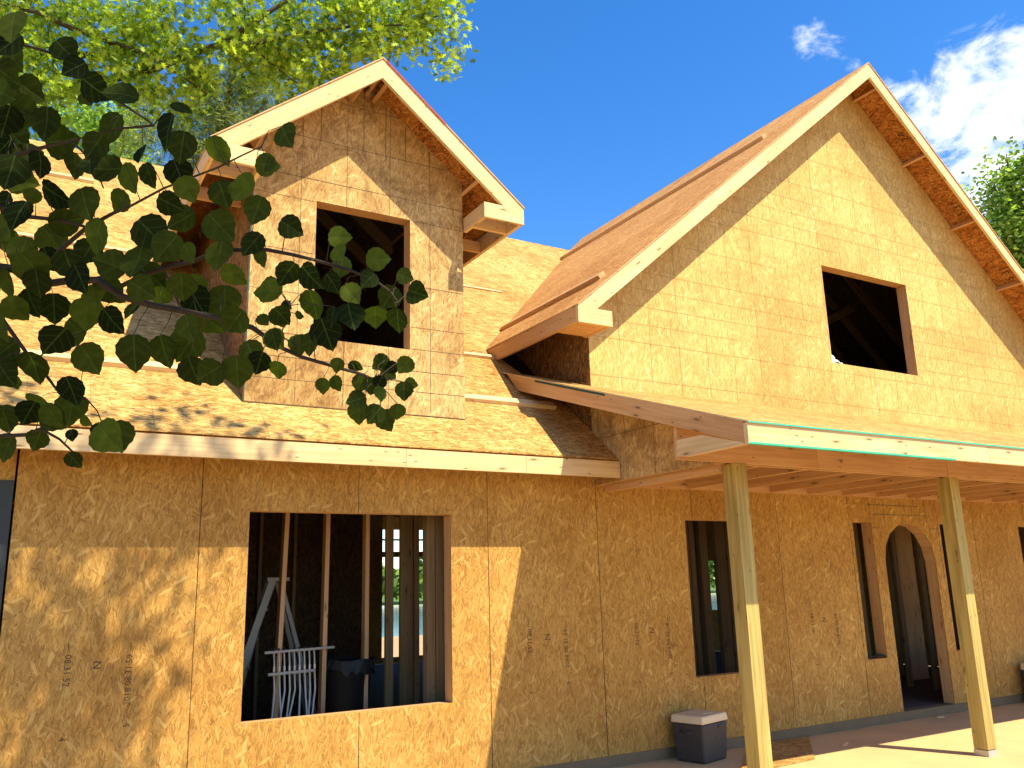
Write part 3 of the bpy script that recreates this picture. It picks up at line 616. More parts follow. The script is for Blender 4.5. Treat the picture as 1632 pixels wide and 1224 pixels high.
# ------------------------------------------------------------------ porch
PX0, PF, PT, PB, PM = -.496, -2.553, 2.637, 2.484, .331
PXR = 9.9
def pz(y, e=0.): return PT+PM*(y-PF)+e
m = MB(); m.prism([(PX0, PF-.012, pz(PF-.012, .014)), (PXR, PF-.012, pz(PF-.012, .014)), (PXR, -.002, pz(0, .014)), (0.0, -.002, pz(0, .014)), (0.0, .0, pz(0, .014)), (-.012, .93, pz(.93, .014)), (PX0, .93, pz(.93, .014))], (0, 0, -.013), side_mi=3)
m.box((PX0, PF-.0135, pz(PF-.012, .0005)), (PXR, PF-.0125, pz(PF-.012, .0135)), 1)
np_ = Vector((0, -PM, 1)).normalized()
m.strip((PX0, -1.33, pz(-1.33, .014)), (PXR, -1.33, pz(-1.33, .014)), np_, .004, 2)
for x in np.arange(.7, PXR, .61): m.strip((x, PF, pz(PF, .014)), (x, -.01, pz(0, .014)), np_, .003, 2)
PR = m.build('porch_roof', [OSB_ROOF, GREEN, LINE, WOOD], H)
m = MB()
for a, b in ((PX0, 2.42), (2.423, 6.1), (6.103, PXR)): m.prism([(a, PF, PB), (b, PF, PB), (b, PF, PT), (a, PF, PT)], (0, .038, 0), grain=(1, 0, 0))
m.box((PX0+.01, PF-.0015, PB-.001), (1.93, PF+.03, PB+.014), 1)
m.build('eave_fascia', [WOOD, GREEN], PR)
board('rake_board', [(PX0, PF+.0385, PB), (PX0, PF+.0385, pz(PF+.038)), (PX0, .80, pz(.80)), (PX0, .60, pz(.60, -.153)), (PX0, PF+.08, pz(PF+.08, -.153))], (.038, 0, 0), PR, WOOD_PINK, (0, 1, PM))
MB().prism([(PX0-.003, .25, pz(.25, -.022)), (PX0-.003, .25, pz(.25, -.002)), (PX0-.003, -.9, pz(-.9, -.002)), (PX0-.003, -.9, pz(-.9, -.022))], (.002, 0, 0)).build('green_edge_mark', DKGREEN, PR)
# boxed return under the rake corner and the header beam
board('porch_return', [(PX0+.002, PF+.04, PB-.002), (PX0+.002, -1.90, 2.482), (PX0+.002, -1.79, 2.50), (PX0+.002, -1.795, 2.625), (PX0+.002, -2.08, 2.622), (PX0+.002, PF+.04, PB+.012)], (.036, 0, 0), PR, WOOD, (0, 1, 0))
YP = -1.761
for a, b in ((PX0+.04, 1.15), (1.153, 3.02), (3.70, 6.2), (6.203, PXR)): MB().box((a, YP, 2.484), (b, YP+.038, 2.74)).build('header_beam', WOOD_PINK, PR)
MB().box((3.023, YP-.003, 2.480), (3.697, YP+.04, 2.75)).build('header_beam', WOOD_PINK, PR)
MB().box((.02, YP+.10, 2.486), (PXR, YP+.138, 2.72)).build('header_beam', WOOD_PINK, PR)
for x in np.arange(.55, PXR, .61): MB().box((x, YP+.1385, 2.488), (x+.038, -.04, 2.63)).build('ceiling_joist', WOOD_PINK, PR)
MB().box((.02, -.039, 2.486), (PXR, -.002, 2.628)).build('ledger', WOOD_PINK, PR)
for y in (-2.2, -1.4, -.7): pass
for x in np.arange(.2, PXR, .61): MB().bar((x, PF+.04, pz(PF+.04, -.075)), (x, -.003, pz(-.003, -.075)), .038, .13, side=(1, 0, 0)).build('rafter', WOOD_PINK, PR)
# triangular end wall of the porch
m = MB(); tw = [(0.0, -.002, 2.49), (0.0, YP, 2.476), (0.0, YP, pz(YP)-.16), (0.0, PF+.1, pz(PF+.1)-.16), (0.0, PF+.1, pz(PF+.1)-.0), (0, -.002, pz(-.002)-.002)]
tw = [(0.0, -.002, 2.49), (0.0, YP+.04, 2.482), (0.0, YP+.04, pz(YP+.04)-.005), (0, -.002, pz(-.002)-.005)]
m.prism(tw, (WT, 0, 0)); L = (-1, 0, 0)
for y in (-.108, -.308, -.52, -.937, -1.35): m.strip((0, y, 2.49), (0, y, pz(y)-.01), L, .0055, 1)
m.strip((0, -.01, 2.935), (0, -1.7, 2.925), L, .0055, 1)
m.build('porch_end_wall', [OSB_DORMER, DKLINE], PR)
MB().box((.013, YP+.139, 2.489), (.051, -.04, 2.60)).build('header_beam', WOOD_PINK, PR)
MB().box((.10, YP+.139, 2.42), (.138, -.04, 2.56)).build('header_beam', WOOD_PINK, PR)
def post(x, top):
    p = MB().box((x, YP, -.045), (x+.14, YP+.14, top), axis=(0, 0, 1)).build('porch_post', POSTW, H, bevel=.004)
    b = MB().box((x-.003, YP-.003, -.1035), (x+.143, YP+.143, -.05)).build('post_base', STEEL, p); return p
post(.137, 2.483); post(3.036, 2.483); post(5.95, 2.483); post(8.85, 2.483)
# ------------------------------------------------------------------ inside: studs, partitions
def stud(x, y, wx=.038, wy=.09, z0=0., z1=2.79, lean=0., mat=INNERW_SHADED):
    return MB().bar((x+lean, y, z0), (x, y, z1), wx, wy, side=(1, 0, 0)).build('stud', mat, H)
def stud_px(p0, p1, y, py=950, mat=INNERW_SHADED, wy=.09, lean=0.):
    x0, x1 = at(p0, py, 1, y)[0], at(p1, py, 1, y)[0]; stud((x0+x1)/2, y, x1-x0, wy, lean=lean, mat=mat)
for x, l in ((-2.691, -.07), (-2.307, -.02), (-1.911, 0)): stud(x, 1.2, .04, .09, lean=l, mat=WOOD_PINK)
for a, b in ((614, 626), (637, 656.5), (659, 667)): stud_px(a, b, 1.25, wy=.04)
for a, b in ((677, 690), (691.5, 706)): stud_px(a, b, .45, wy=.09)
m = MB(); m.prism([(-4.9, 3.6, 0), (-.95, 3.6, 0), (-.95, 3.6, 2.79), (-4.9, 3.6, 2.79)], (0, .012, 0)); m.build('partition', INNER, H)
for x in np.arange(-4.8, -1.3, .41): stud(x, 3.54)
for a, b in ((1090, 1101), (1103, 1110.5), (1120, 1131), (1145, 1160)): stud_px(a, b, 1.3, wy=.05)
stud_px(1162, 1176, 1.3, wy=.05)
for a, b, y in ((1366, 1376, 1.5), (1410, 1424, 2.4), (1500, 1510, 1.7)): stud_px(a, b, y, mat=INNERW_SHADED, wy=.05)
stud_px(1436, 1462, 1.9, mat=WOOD_PINK, wy=.05)
for x in np.arange(1.6, 8.9, .41): 
    if not (3.2 < x < 3.9): stud(x, 4.4)
for y in (.6, 1.0, 1.41, 1.82, 2.23, 2.64): stud(6.4, y, .09, .038)
for z in (2.0,): MB().box((-4.9, 3.49, z), (-2.95, 3.53, z+.09)).build('blocking', WOOD_PINK, H)
# ------------------------------------------------------------------ loose things
# two coolers
def cooler(name, loc, rz, w_, d_, h, body, label, lidm=CREAM, mark=None):
    t = empty(name, loc, rz, label=label, cat='cooler'); m = MB(); k = .86
    hb = h*.82
    r0 = [(-w_/2*k, -d_/2*k), (w_/2*k, -d_/2*k), (w_/2*k, d_/2*k), (-w_/2*k, d_/2*k)]; r1 = [(-w_/2*.96, -d_/2*.96), (w_/2*.96, -d_/2*.96), (w_/2*.96, d_/2*.96), (-w_/2*.96, d_/2*.96)]
    m.hexa([(x, y, .0) for x, y in r0]+[(x, y, hb) for x, y in r1]); b = m.build('body', body, t, bevel=.022)
    m = MB(); m.hexa([(-w_/2, -d_/2, hb+.002), (w_/2, -d_/2, hb+.002), (w_/2, d_/2, hb+.002), (-w_/2, d_/2, hb+.002), (-w_/2*.95, -d_/2*.95, h), (w_/2*.95, -d_/2*.95, h), (w_/2*.95, d_/2*.95, h), (-w_/2*.95, d_/2*.95, h)]); l = m.build('lid', lidm, t, bevel=.016)
    m = MB(); m.box((-w_*.2, -d_*.30, h+.0005), (w_*.2, d_*.30, h+.008)); m.build('lid_panel', lidm, l, bevel=.004)
    m = MB(); m.box((w_*.10, -d_/2-.001, hb-.05), (w_*.32, -d_/2*.93, hb-.02)); m.build('latch', body, t, bevel=.004)
    for s in (-1, 1):
        m = MB(); m.tube([(s*w_*.485, -d_*.2, hb-.06), (s*w_*.54, -d_*.18, hb-.075), (s*w_*.54, d_*.18, hb-.075), (s*w_*.485, d_*.2, hb-.06)], .009); m.build('handle', body, t, smooth=True)
    if mark: m = MB(); m.box((w_*.0, -d_/2*.94, hb*.60), (w_*.24, -d_/2*.91, hb*.69)); m.build('raised_panel', body, t, bevel=.002)
    return t
cooler('cooler', (.935, -.225, -.104), math.radians(14), .44, .37, .42, BLACKP, 'charcoal cooler with cream lid on the slab left of the first porch post', mark=True)
cooler('cooler', (6.83, -.27, -.104), 0., .42, .40, .50, BLUEP, 'blue cooler with cream lid against the wall right of the second porch post')
# orange sheet of board lying on the slab by the first post
m = MB(); m.prism([(1.787, .0, -.10), (2.6, -.05, -.10), (1.75, -.86, -.10), (.70, -.95, -.10)], (0, 0, .012)); o = m.build('board_sheet', OSB_ROOF); tag(o, 'orange sheet of strand board lying flat on the slab behind the first porch post', 'board')
m = MB(); r_ = random.Random(4)
for k in range(3):
    a = at(1320+k*6, 1162+r_.uniform(-2, 3), 2, -.1); m.bar(a, a+np.array([r_.uniform(.04, .1), r_.uniform(-.05, .05), .01]), .012, .006)
tag(m.build('wood_scrap', POSTW), 'small dark wood scrap on the slab in front of the door', 'scrap')
for (px_, py_), (ln_, an_, wd_), lab_ in (((1345, 1188), (.16, .5, .03), 'thin pale offcut lying in the shade of the porch slab'), ((1492, 1143), (.10, -.4, .04), 'short pale offcut near the door threshold')):
    a = Vector(at(px_, py_, 2, -.1)); m = MB(); m.bar(a, a+Vector((math.cos(an_)*ln_, math.sin(an_)*ln_, 0)), wd_, .012, side=(0, 1, 0)); tag(m.build('wood_offcut', WOOD), lab_, 'offcut')
# stepladder inside the big window
sl_ = empty('stepladder', (-2.56, 1.9, 0), label='dull aluminium stepladder opened behind the large ground floor window', cat='ladder')
apex = Vector((-.04, 0, 1.66))
m = MB(); feet = [(-.62, -.05, 0), (-.44, .28, 0)]
for f_ in feet: MB().bar(f_, apex+Vector((-.03, f_[1]*.4, 0)), .03, .07, side=(0, 1, 0)).build('rail', ALU, sl_)
for f_ in ((.50, -.05, 0), (.50, .30, 0)): MB().bar(f_, apex+Vector((.05, f_[1]*.4, 0)), .025, .04, side=(0, 1, 0)).build('rear_rail', ALU, sl_)
for k in range(1, 6):
    f = k/6; a = Vector(feet[0]).lerp(apex, f); b = Vector(feet[1]).lerp(apex+Vector((0, .1, 0)), f); MB().bar(a, b, .07, .02, side=(1, 0, 0)).build('step', ALU, sl_)
MB().box((-.13, -.06, 1.655), (.09, .16, 1.69)).build('top_cap', ALU, sl_)
# water manifold: two bars with a row of tubes
mf = empty('pipe_manifold', (-2.58, 1.12, .55), label='two bright metal manifold bars with white tubes hanging inside the large window', cat='pipework')
MB().tube([(-.30, 0, .475), (.34, 0, .49)], .012).build('upper_bar', BRASS, mf, smooth=True); MB().tube([(-.27, -.03, .29), (.15, -.03, .30)], .013).build('lower_bar', BRASS, mf, smooth=True)
for k in range(9):
    x = -.22+k*.046
    t = MB().tube([(x, 0, .48), (x+.004, -.012, .38), (x, -.03, .30)], .007, 6).build('tube', PEXW, mf, smooth=True)
    MB().lathe((x, -.03, .335), [(.0, -.02), (.011, -.02), (.011, .02), (0, .02)], 8).build('valve', BRASS, mf)
    MB().tube([(x, 0, .475), (x, 0, .51)], .009, 6).build('valve_cap', BINP, mf)
    xe = x+rnd.uniform(-.05, .05); MB().tube([(x, -.03, .30), (x+.01, -.03, .15), (xe, -.03, -.1), (xe+.01, 0, -.59)], .009, 6).build('tube', PEXW, mf, smooth=True)
# black bin
bn = empty('waste_bin', (-2.04, 1.35, 0), label='large black plastic bin with a bag over its rim inside the large window', cat='bin')
MB().lathe((0, 0, 0), [(.0, .0), (.19, .0), (.235, .86), (.25, .87), (.25, .90), (.225, .90), (.18, .02), (0, .02)], 28).build('tub', BINP, bn, smooth=True)
prof = MB(); kk = 36; prev = None
ringt = [Vector((.262*math.cos(a)+rnd.uniform(-.01, .01), .262*math.sin(a)+rnd.uniform(-.01, .01), .905+rnd.uniform(-.01, .02))) for a in [2*PI*i/kk for i in range(kk)]]
ringb = [Vector((.275*math.cos(a)+rnd.uniform(-.015, .015), .275*math.sin(a), .80+rnd.uniform(-.05, .05))) for a in [2*PI*i/kk for i in range(kk)]]
for i in range(kk): prof.face([ringb[i], ringb[(i+1) % kk], ringt[(i+1) % kk], ringt[i]])
prof.build('bag_rim', BINP, bn)
# white tool on the sill of the gable window
tl = empty('power_tool', (3.80, .075, 4.152), label='small white rounded power tool resting on the sill of the gable window', cat='tool')
MB().lathe((.03, .02, .065), [(0, -.02), (.062, -.018), (.068, -.008), (.068, .008), (.062, .018), (0, .02)], 24, axis='y').build('guard', WHITE, tl, smooth=True)
MB().tube([(.08, .02, .05), (.13, .02, .055), (.17, .015, .035)], [.028, .024, .018], 12).build('motor_body', WHITE, tl, smooth=True)
MB().tube([(.165, .0, .02), (.20, 0, .03), (.21, 0, .015)], .014, 8).build('tip', WHITE, tl, smooth=True)
MB().lathe((.125, -.005, .022), [(0, -.008), (.02, -.008), (.02, .008), (0, .008)], 12, axis='y').build('wheel', BINP, tl)
# cables and debris just inside the sidelight
m = MB(); m.tube([(3.80, .06, .62), (3.86, .08, .64), (3.93, .05, .63), (4.0, .09, .65), (4.07, -.01, .63)], .012, 6); m.tube([(3.86, .07, .62), (3.865, .075, .70), (3.85, .07, .78)], .006, 6)
tag(m.build('cable_coil', BINP, smooth=True), 'short black cable lying on the sill of the left door sidelight', 'cable')
# lake view things: boat dock far behind
bt = empty('moored_boat', (13.2, 48, -.87), label='small white boat moored on the lake behind the house', cat='boat')
m = MB(); m.prism([(-3, -.9, .05), (2, -.9, .05), (3.2, 0, .05), (2, .9, .05), (-3, .9, .05)], (0, 0, .75)); m.build('hull', WHITE, bt); MB().box((-1.5, -.7, .8), (.8, .7, 1.7)).build('cabin', WHITE, bt)
# ------------------------------------------------------------------ foreground aspen
AS = empty('aspen_tree', (-8.4, -6.4, -.16), label='aspen with dark round leaves reaching in from the left, before the dormer', cat='tree')
AO = Vector((-8.4, -6.4, -.16))
def A(px, py, d=1.75): return Vector(at(px, py, dist=d))
def depth(px, py): return 1.95-.00055*px+.00012*(py-300)
ABR = [([(0, 426), (22, 429), (55, 455), (105, 448), (155, 446), (195, 473), (239, 486), (294, 496), (352, 508), (402, 522), (425, 538), (450, 555), (481, 569), (546, 588), (579, 597), (598, 606)], .010, .0022),
       ([(195, 455), (233, 437), (270, 425), (305, 418), (350, 399), (425, 398), (462, 405), (500, 414), (559, 431), (602, 450), (622, 465), (634, 482)], .006, .0016),
       ([(180, 340), (205, 330), (261, 300), (347, 267), (385, 248), (417, 233)], .0035, .0015),
       ([(55, 455), (75, 425), (100, 395), (139, 362), (180, 340), (205, 330)], .007, .0035),
       ([(0, 262), (19, 250), (55, 238), (92, 230), (125, 222)], .007, .003),
       ([(110, 222), (130, 240), (150, 262), (165, 300)], .003, .0015),
       ([(100, 90), (150, 130), (200, 169), (225, 185), (245, 200)], .003, .002),
       ([(245, 200), (190, 205), (150, 215), (120, 222)], .003, .0015),
       ([(0, 500), (6, 512), (42, 562), (78, 604), (94, 626), (139, 637)], .006, .002),
       ([(0, 695), (42, 693), (64, 683), (95, 700), (118, 722), (128, 745)], .005, .0016),
       ([(139, 637), (155, 655), (165, 680)], .002, .001), ([(0, 60), (50, 75), (100, 90)], .004, .003), ([(0, 170), (40, 180), (90, 195)], .006, .002),
       ([(470, 550), (448, 535), (456, 505), (462, 487)], .0018, .001), ([(290, 496), (275, 460), (262, 430), (258, 400)], .0025, .0012), ([(0, 330), (40, 345), (90, 350), (139, 362)], .006, .003)]
m = MB(); brpts = []
for pts_, r0, r1 in ABR:
    P3 = []
    for i in range(len(pts_)-1):
        for s in range(3):
            f = s/3; x = pts_[i][0]*(1-f)+pts_[i+1][0]*f; y = pts_[i][1]*(1-f)+pts_[i+1][1]*f; P3.append(A(x, y, depth(x, y)))
            brpts.append((x, y, P3[-1]))
    P3.append(A(*pts_[-1], depth(*pts_[-1]))); brpts.append((*pts_[-1], P3[-1]))
    if pts_[0][0] == 0:                                       # carry the branch on towards the trunk, out of the frame
        q = P3[0]; tr = Vector((-8.35, -6.35, q.z-.9)); P3 = [tr, tr.lerp(q, .35)+Vector((0, 0, .12)), tr.lerp(q, .7)+Vector((0, 0, .10))] + P3; r = [.03, .022, r0*1.4]
        n_ = len(P3)-3; r += [r0+(r1-r0)*i/(n_-1) for i in range(n_)]
    else: r = [r0+(r1-r0)*i/(len(P3)-1) for i in range(len(P3))]
    m.tube([p-AO for p in P3], r, 6)
RAW = '''45 143 50,22 94 50,150 140 50 40,195 150 52 170,138 158 26 60,75 195 52,97 225 58,180 205 56,152 232 46,268 208 60,290 232 50,288 172 34 20,120 262 44,143 262 40 70,170 270 54,
207 282 48,238 278 40 80,225 245 34,285 275 46,298 300 42,350 238 50 85,425 263 38 10,17 272 60,35 290 48 10,90 310 58,135 322 54,192 320 40,270 324 42,355 308 46,388 300 52,410 333 46,52 312 28,10 325 44,104 80 46 45,
455 215 44 55,430 262 26 20,292 350 48,350 360 54,403 388 44,418 407 34,300 402 34,350 405 52,372 437 44,240 370 60 45,155 375 58,140 400 46,103 352 52 10,83 380 50,220 415 64,267 393 54,178 422 52 200,52 424 58,78 412 40,17 385 48,14 450 50,128 442 50 60,
175 460 52 50,225 460 46,290 455 48,314 450 36,314 480 52,358 478 52,50 480 48 70,25 490 46 60,86 490 50,139 497 52,178 510 48,211 493 34,330 507 58,375 510 48,430 465 46 180,444 504 34,436 540 34,214 560 58 90,261 558 52 80,300 548 58,89 540 54,120 530 50,142 570 52 60,55 582 56,308 590 48,336 593 48,
378 590 52 90,414 576 38,443 588 32 100,10 556 44,8 595 46,17 604 40,67 642 52,47 656 44,114 620 48,114 650 52,84 660 44,8 665 44,136 670 22 40,171 695 58,189 693 50 80,160 690 36 90,115 693 20 80,118 732 30 60,12 712 46,10 668 40,86 666 46,463 362 40,458 434 44,428 463 46 180,448 502 34,456 487 18 30,477 502 16,419 510 22 50,437 540 36,494 440 48,500 483 50,530 450 36,540 378 36 0,540 403 32,
544 424 36,601 413 38 0,588 445 32,559 467 36,559 503 48 80,530 503 34,520 530 52 70,598 503 40,634 509 40 100,621 473 40,644 440 28 20,664 467 40 20,477 548 36,494 547 36,538 581 24,515 614 26 95,536 610 26,566 583 24,608 578 30,625 585 22,646 581 30,644 622 30,654 612 22 10,569 637 32,575 610 30,592 614 30,605 627 26,572 656 36 90,598 660 34,615 669 36 60,633 655 28 90,618 594 28,605 609 24,
20 40 56,15 70 50,10 120 52,40 180 56,10 190 50,25 220 50,5 150 48,120 108 40,5 235 48,65 260 44,45 250 46,30 340 52,5 365 46,35 400 54,110 420 50,60 450 46,150 470 46,240 440 54,
300 520 44,400 560 40,60 700 36,5 520 46,15 575 40,255 470 40'''
leaves = []
for tok in RAW.replace('\n', '').split(','):
    v = [float(q) for q in tok.split()]; leaves.append(v)
ar = random.Random(12)
# outline of a round, pointed aspen leaf, tip along +y
OUT = []
for i in range(26):
    a = 2*PI*i/26; r = .5*(1-.06*math.cos(2*a)); y = -math.cos(a)*.47; x = math.sin(a)*.50*(1-.10*math.cos(a)*-1)
    if y > .2: x *= 1-((y-.2)/.30)**1.6*.55; y += ((y-.2)/.27)**3*.13
    cr = 1+.028*(1 if i % 2 else -1)
    OUT.append((x*cr, y*cr))
lf = MB(); tones = []
Vw = Vector(RT); Vu = Vector(UP); Vf = Vector(FW)
def add_leaf(c, size, tipdir, nrm, tone):
    n = nrm.normalized(); y = (tipdir-n*tipdir.dot(n)).normalized(); x = y.cross(n); L = []
    curl = ar.uniform(-.25, .25); fold = ar.uniform(.05, .35)
    def P(u, v): return c+(x*u+y*v)*size+n*size*(fold*abs(u)*.7+curl*v*v)
    rim = [P(u, v) for u, v in OUT]; mid = [P(0, v) for v in (-.44, -.15, .15, .42)]
    # two halves meeting on the midrib
    idx = list(range(14)); half1 = rim[0:14]; half2 = [rim[0]]+rim[:12:-1]
    base = len(lf.v)
    for half, uvs in ((rim[0:14], OUT[0:14]), ([rim[13]]+rim[14:]+[rim[0]], [OUT[13]]+OUT[14:]+[OUT[0]])):
        cc = P(0, 0)
        for i in range(len(half)-1):
            lf.face([cc, half[i], half[i+1]], 0, [(0, 0), uvs[i], uvs[i+1]])
            tones.extend([tone]*3)
pet = MB()
for v in leaves:
    x, y, wpx = v[0], v[1], v[2]; ang = v[3] if len(v) > 3 else 90+ar.gauss(0, 38)
    d = depth(x, y)+ar.uniform(-.14, .12); c = A(x, y, d); size = wpx/CF*d*1.0
    a = math.radians(ang); tip = Vw*math.cos(a)-Vu*math.sin(a)
    nrm = -Vf+Vw*ar.gauss(0, .40)+Vu*ar.gauss(-.1, .36)
    tone = min(1, max(0, ar.gauss(.32, .32))); 
    if (x, y) in ((388, 300), (350, 238), (298, 300), (314, 450), (136, 670), (540, 378), (139, 497), (601, 413), (540, 403), (559, 467)): tone = 1.0  # leaves catching sun: the light is given by a brighter leaf colour
    add_leaf(c, size, tip, nrm, tone)
    # stalk to the nearest branch point
    b = min(brpts, key=lambda q: (q[0]-x)**2+(q[1]-y)**2); st = c-(tip-nrm.normalized()*tip.dot(nrm.normalized())).normalized()*size*.44
    dd = math.hypot(b[0]-x, b[1]-y)
    if dd < 130: q = b[2]; mid = st.lerp(q, .5)+Vector((ar.uniform(-.01, .01), ar.uniform(-.01, .01), .006)); pet.tube([p-AO for p in (st, mid, q)], [.0008, .0008, .0012], 4, cap=False)
# extra twig leaves a little behind and to the left, outside the frame
for k in range(150):
    x = ar.uniform(-420, -10); y = ar.uniform(-150, 780); d = ar.uniform(1.6, 2.6); c = A(x, y, d)
    add_leaf(c, ar.uniform(.045, .065), Vector((ar.gauss(0, .5), ar.gauss(0, .5), -1)), Vector((ar.gauss(0, 1), ar.gauss(-.6, .6), ar.gauss(.2, .5))), ar.random()*.6)
tr = MB(); tr.tube([(0, 0, 0), (.05, .03, 1.5), (.0, .08, 3.), (.1, .05, 4.6), (.25, 0, 6.2), (.4, .1, 8.2), (.45, .1, 9.6)], [.17, .15, .135, .115, .09, .05, .02], 14)
tr.build('trunk', PALEBARK, AS, smooth=True)
# crown limbs and the leaves above the frame that shade the left of the house
CL = [((-4.6, -6.9, 5.2), (1.0, .9, .7), 1100), ((-4.0, -5.0, 7.4), (1.1, 1.0, .9), 1300), ((-2.9, -5.2, 7.7), (.9, .9, .8), 900), ((-3.2, -5.4, 9.0), (1.2, 1.1, 1.0), 1200), ((-4.9, -4.6, 8.3), (1.1, 1.0, 1.0), 1300),
      ((-6.3, -5.6, 6.6), (1.2, 1.1, 1.1), 1500), ((-5.8, -5.6, 8.8), (1.3, 1.3, 1.1), 1500), ((-7.6, -6.4, 7.9), (1.4, 1.4, 1.3), 1500), ((-9.0, -6.0, 6.6), (1.3, 1.3, 1.2), 1300), ((-3.4, -6.6, 5.9), (.9, .7, .6), 700), ((-2.2, -4.9, 8.6), (.7, .7, .6), 380), ((-3.9, -7.6, 4.6), (.9, .8, .6), 800), ((-5.5,-7.6,5.0),(1.0,.8,.7),700)]
PL = []
for c, r, n_ in CL:
    k = 22; cc = rg.normal(size=(k, 3)); cc /= np.maximum(.9, np.linalg.norm(cc, axis=1))[:, None]
    cc = np.array(c)+cc*np.array(r)*.85
    PL.append(cc[rg.integers(0, k, n_)]+rg.normal(size=(n_, 3))*.19)
    a = AO+Vector((.25, 0, min(5.8, max(2.6, c[2]-2.2)))); b = Vector(c); mid = a.lerp(b, .5)+Vector((0, 0, .3))
    m.tube([p-AO for p in (a, mid, b)], [.05, .032, .012], 7)
    for q in cc[:9]: m.tube([mid.lerp(b, .6)-AO, Vector(q)-AO], [.012, .004], 5)
m.build('branch', TWIG, AS, smooth=True); pet.build('leaf_stalk', TWIG, AS, smooth=True)['kind'] = 'stuff'
crown = leafcloud('crown', ASPEN, np.concatenate(PL)-np.array(AO), .085, [(math.sin(a)*.5, math.cos(a)*.5) for a in [2*PI*i/7 for i in range(7)]], AS, up=.3, seed=9)
lf.v = [p-AO for p in lf.v]; lo = lf.build('foliage', ASPEN, AS)
ta = lo.data.attributes.new('tone', 'FLOAT', 'POINT'); ta.data.foreach_set('value', tones)
# ------------------------------------------------------------------ trees behind the house
def tree(name, base, label, barkm, leafm, trunk, limbs, clumps, size, shape, jit, up=.5, seed=1, cat='tree', group=None):
    t = empty(name, base, label=label, cat=cat, group=group); B = Vector(base)
    MB().tube([Vector(p)-B for p, r in trunk], [r for p, r in trunk], 10).build('trunk', barkm, t, smooth=True)
    mm = MB()
    for pts_, r0, r1 in limbs: mm.tube([Vector(p)-B for p in pts_], [r0+(r1-r0)*i/(len(pts_)-1) for i in range(len(pts_))], 6)
    if limbs: mm.build('limb', barkm, t, smooth=True)
    r = np.random.default_rng(seed); PP = []
    for c, rad, n_ in clumps:
        k = max(4, int(n_/26)); cc = r.normal(size=(k, 3)); cc /= np.maximum(1, np.linalg.norm(cc, axis=1))[:, None]; cc = np.array(c)+cc*np.array(rad)
        PP.append(cc[r.integers(0, k, n_)]+r.normal(size=(n_, 3))*jit*np.array([1, 1, .75]))
    leafcloud('crown', leafm, np.concatenate(PP)-np.array(base), size, shape, t, up=up, seed=seed)
    return t
def O(px, py, d=14.2): return tuple(at(px, py, dist=d))
oc = []
def oclump(px, py, rpx, n_, d=14.2, dd=.8): r = rpx/CF*d; oc.append((O(px, py, d), (r, max(r, dd)*.9, r*.85), n_))
for px, py, rp_, n_ in ((30, 40, 55, 520), (110, 30, 50, 450), (190, 45, 52, 480), (250, 60, 38, 330), (235, 20, 34, 260), (150, 100, 52, 480), (60, 110, 60, 540), (220, 115, 48, 430), (290, 110, 32, 250), (285, 60, 26, 150), (335, 105, 30, 230), (310, 150, 36, 280), (365, 105, 18, 90), (30, 180, 50, 420), (95, 165, 34, 240),
                        (350, 30, 24, 120), (395, 15, 30, 200), (390, 60, 26, 180), (440, 45, 36, 320), (430, 100, 40, 360), (475, 80, 42, 380), (500, 30, 40, 380), (545, 60, 40, 380), (520, 110, 38, 330), (575, 95, 26, 190), (600, 40, 40, 380), (560, 10, 36, 320), (650, 50, 30, 250), (670, 15, 34, 330), (700, 30, 24, 200), (640, 85, 20, 90), (708, 75, 16, 90), (712, 95, 12, 60), (640, 0, 30, 260), (470, 140, 34, 260), (250, 150, 30, 180), ):
    oclump(px, py, rp_*.74, int(n_*1.1))
for px, py, rp_, n_ in ((-80, 60, 90, 600), (-90, 200, 80, 500), (-150, -60, 110, 700), (50, -60, 90, 700), (200, -70, 90, 700), (360, -80, 80, 600), (520, -80, 80, 600), (650, -70, 60, 420), (120, -200, 120, 700), (380, -200, 120, 700), (580, -180, 90, 450)): oclump(px, py, rp_, n_, 14.4, 1.6)
ob = O(-10, 900, 17.9); ob = (ob[0], ob[1], -.16)
def mix3(a, b, f): return tuple(a[i]*(1-f)+b[i]*f for i in range(3))
tk = [(ob, .30), (O(0, 520, 17.5), .24), (O(10, 330, 16.5), .18), (O(15, 180, 15.6), .13), (O(30, 60, 15), .10), (O(60, -80, 15), .07)]
limbs = [([O(25, 90, 15.1), O(215, 86, 14.6), O(165, 62, 14.3), O(115, 45, 14), O(60, 20, 13.8), O(0, 5, 13.7)], .07, .03), ([O(165, 62, 14.3), O(215, 80, 14.1), O(260, 100, 14), O(330, 150, 14)], .04, .012),
         ([O(15, 180, 15.6), O(120, 140, 15), O(240, 112, 14.5), O(320, 80, 14.2), O(355, 70, 14.1), O(385, 50, 14.1), O(420, 25, 14), O(465, -5, 14)], .085, .035), ([O(330, 76, 14.2), O(400, 70, 14), O(450, 60, 14), O(500, 50, 14), O(560, 42, 14), O(640, 40, 14), O(700, 25, 14)], .045, .012),
         ([O(480, 55, 14), O(510, 90, 14), O(530, 115, 14)], .02, .008), ([O(600, 42, 14), O(650, 60, 14), O(710, 88, 14)], .015, .005), ([O(400, 70, 14), O(430, 100, 14), O(470, 130, 14)], .02, .008), ([O(350, 72, 14.1), O(380, 60, 14), O(395, 10, 14)], .02, .006)]
tree('oak_tree', ob, 'bright yellow green oak with lobed leaves spreading above the dormer at top left', BARK, OAKL, tk, limbs, oc, .14, OAKS, .15, up=.2, seed=21)
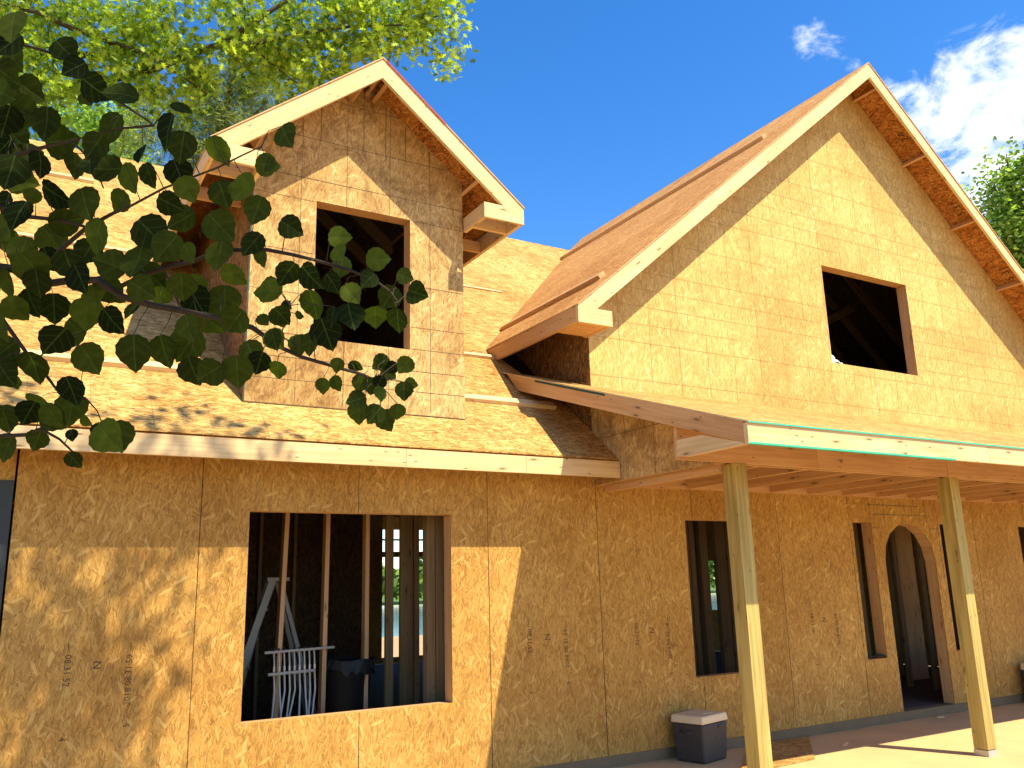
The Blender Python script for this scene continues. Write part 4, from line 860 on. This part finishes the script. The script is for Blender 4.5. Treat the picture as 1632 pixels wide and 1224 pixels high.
# blue green pines behind the oak
pc = []
for px, py, rp_, n_ in ((350, 150, 45, 2200), (400, 110, 40, 1800), (430, 150, 40, 1600), (320, 200, 45, 2000), (375, 210, 40, 1600), (300, 250, 40, 1300), (245, 190, 40, 1100), (215, 230, 36, 900), (400, 70, 26, 900), (330, 270, 30, 900), (270, 290, 40, 900), (380, 20, 24, 500)):
    r = rp_/CF*22*.85; pc.append((O(px, py, 22), (r, 1.0, r*.8), n_))
for k in range(9): pc.append(((O(330, 400, 22)[0]+rg.uniform(-1.4, 1.4), O(330, 400, 22)[1]+rg.uniform(-1, 1), 1.6+k*.6), (1.3, 1.1, .5), 500))
pb = O(335, 900, 22.3); pb = (pb[0], pb[1], -.16)
ptrunk = [(pb, .28), (O(335, 480, 22.2), .22), (O(345, 250, 22.1), .13), (O(370, 120, 22), .08), (O(390, 20, 22), .03)]
plimb = [([O(345, 250, 22.1), O(300, 225, 21.6), O(255, 195, 21.4)], .04, .012), ([O(340, 300, 22.1), O(310, 285, 21.5), O(280, 240, 21.3)], .035, .01), ([O(350, 215, 22), O(395, 190, 21.6), O(430, 160, 21.5)], .04, .012), ([O(343, 320, 22), O(290, 300, 21.6), O(250, 300, 21.4)], .03, .01)]
tree('pine_tree', pb, 'blue green pine with fine needles seen between the oak and the dormer rake', BARK, PINEL, ptrunk, plimb, pc, .26, NEEDLE, .18, up=.1, seed=31)
pc = []
for px, py, rp_, n_ in ((140, 215, 30, 700), (180, 200, 34, 800), (120, 185, 26, 500), (200, 250, 26, 600)):
    r = rp_/CF*27*.85; pc.append((O(px, py, 27), (r, 1.0, r*.7), n_))
pb = O(160, 900, 27); pb = (pb[0], pb[1], -.16)
tree('thin_tree', pb, 'pale thin crowned tree in the sky gap left of the pine', PALEBARK, TREEL, [(pb, .2), (O(160, 500, 27), .15), (O(160, 290, 27), .08), (O(150, 200, 27), .03)], [([O(160, 270, 27), O(110, 200, 26.8)], .03, .01), ([O(160, 260, 27), O(205, 215, 26.8)], .03, .01)], pc, .17, LEAF6, .3, seed=33)
# tree at the right edge
rc = []
D = 19.
for px, py, rp_, n_ in ((1612, 300, 18, 200), (1630, 325, 26, 360), (1602, 330, 16, 180), (1585, 300, 9, 50), (1570, 293, 6, 22), (1613, 262, 9, 60), (1606, 245, 5, 20), (1632, 270, 22, 300), (1610, 360, 34, 620), (1640, 380, 40, 700), (1625, 420, 34, 500), (1640, 450, 34, 400), (1680, 300, 60, 900), (1700, 400, 70, 1000), (1690, 230, 40, 500), (1760, 330, 70, 1000), (1720, 500, 70, 900), (1650, 480, 40, 400)):
    r = rp_/CF*D; rc.append((O(px, py, D), (r, max(r, .5), r*.9), int(n_*2.1)))
rb = O(1700, 900, D); rb = (rb[0], rb[1], -.16)
tree('leafy_tree', rb, 'light green leafy tree behind the right slope of the large gable', BARK, TREEL, [(rb, .26), (O(1700, 600, D), .2), (O(1690, 420, D), .12), (O(1680, 260, D), .05)], [([O(1695, 480, D), O(1650, 380, D), O(1610, 300, D), O(1604, 245, D)], .06, .01), ([O(1690, 430, D), O(1640, 340, D), O(1570, 292, D)], .05, .008)], rc, .12, LEAF6, .2, seed=41)
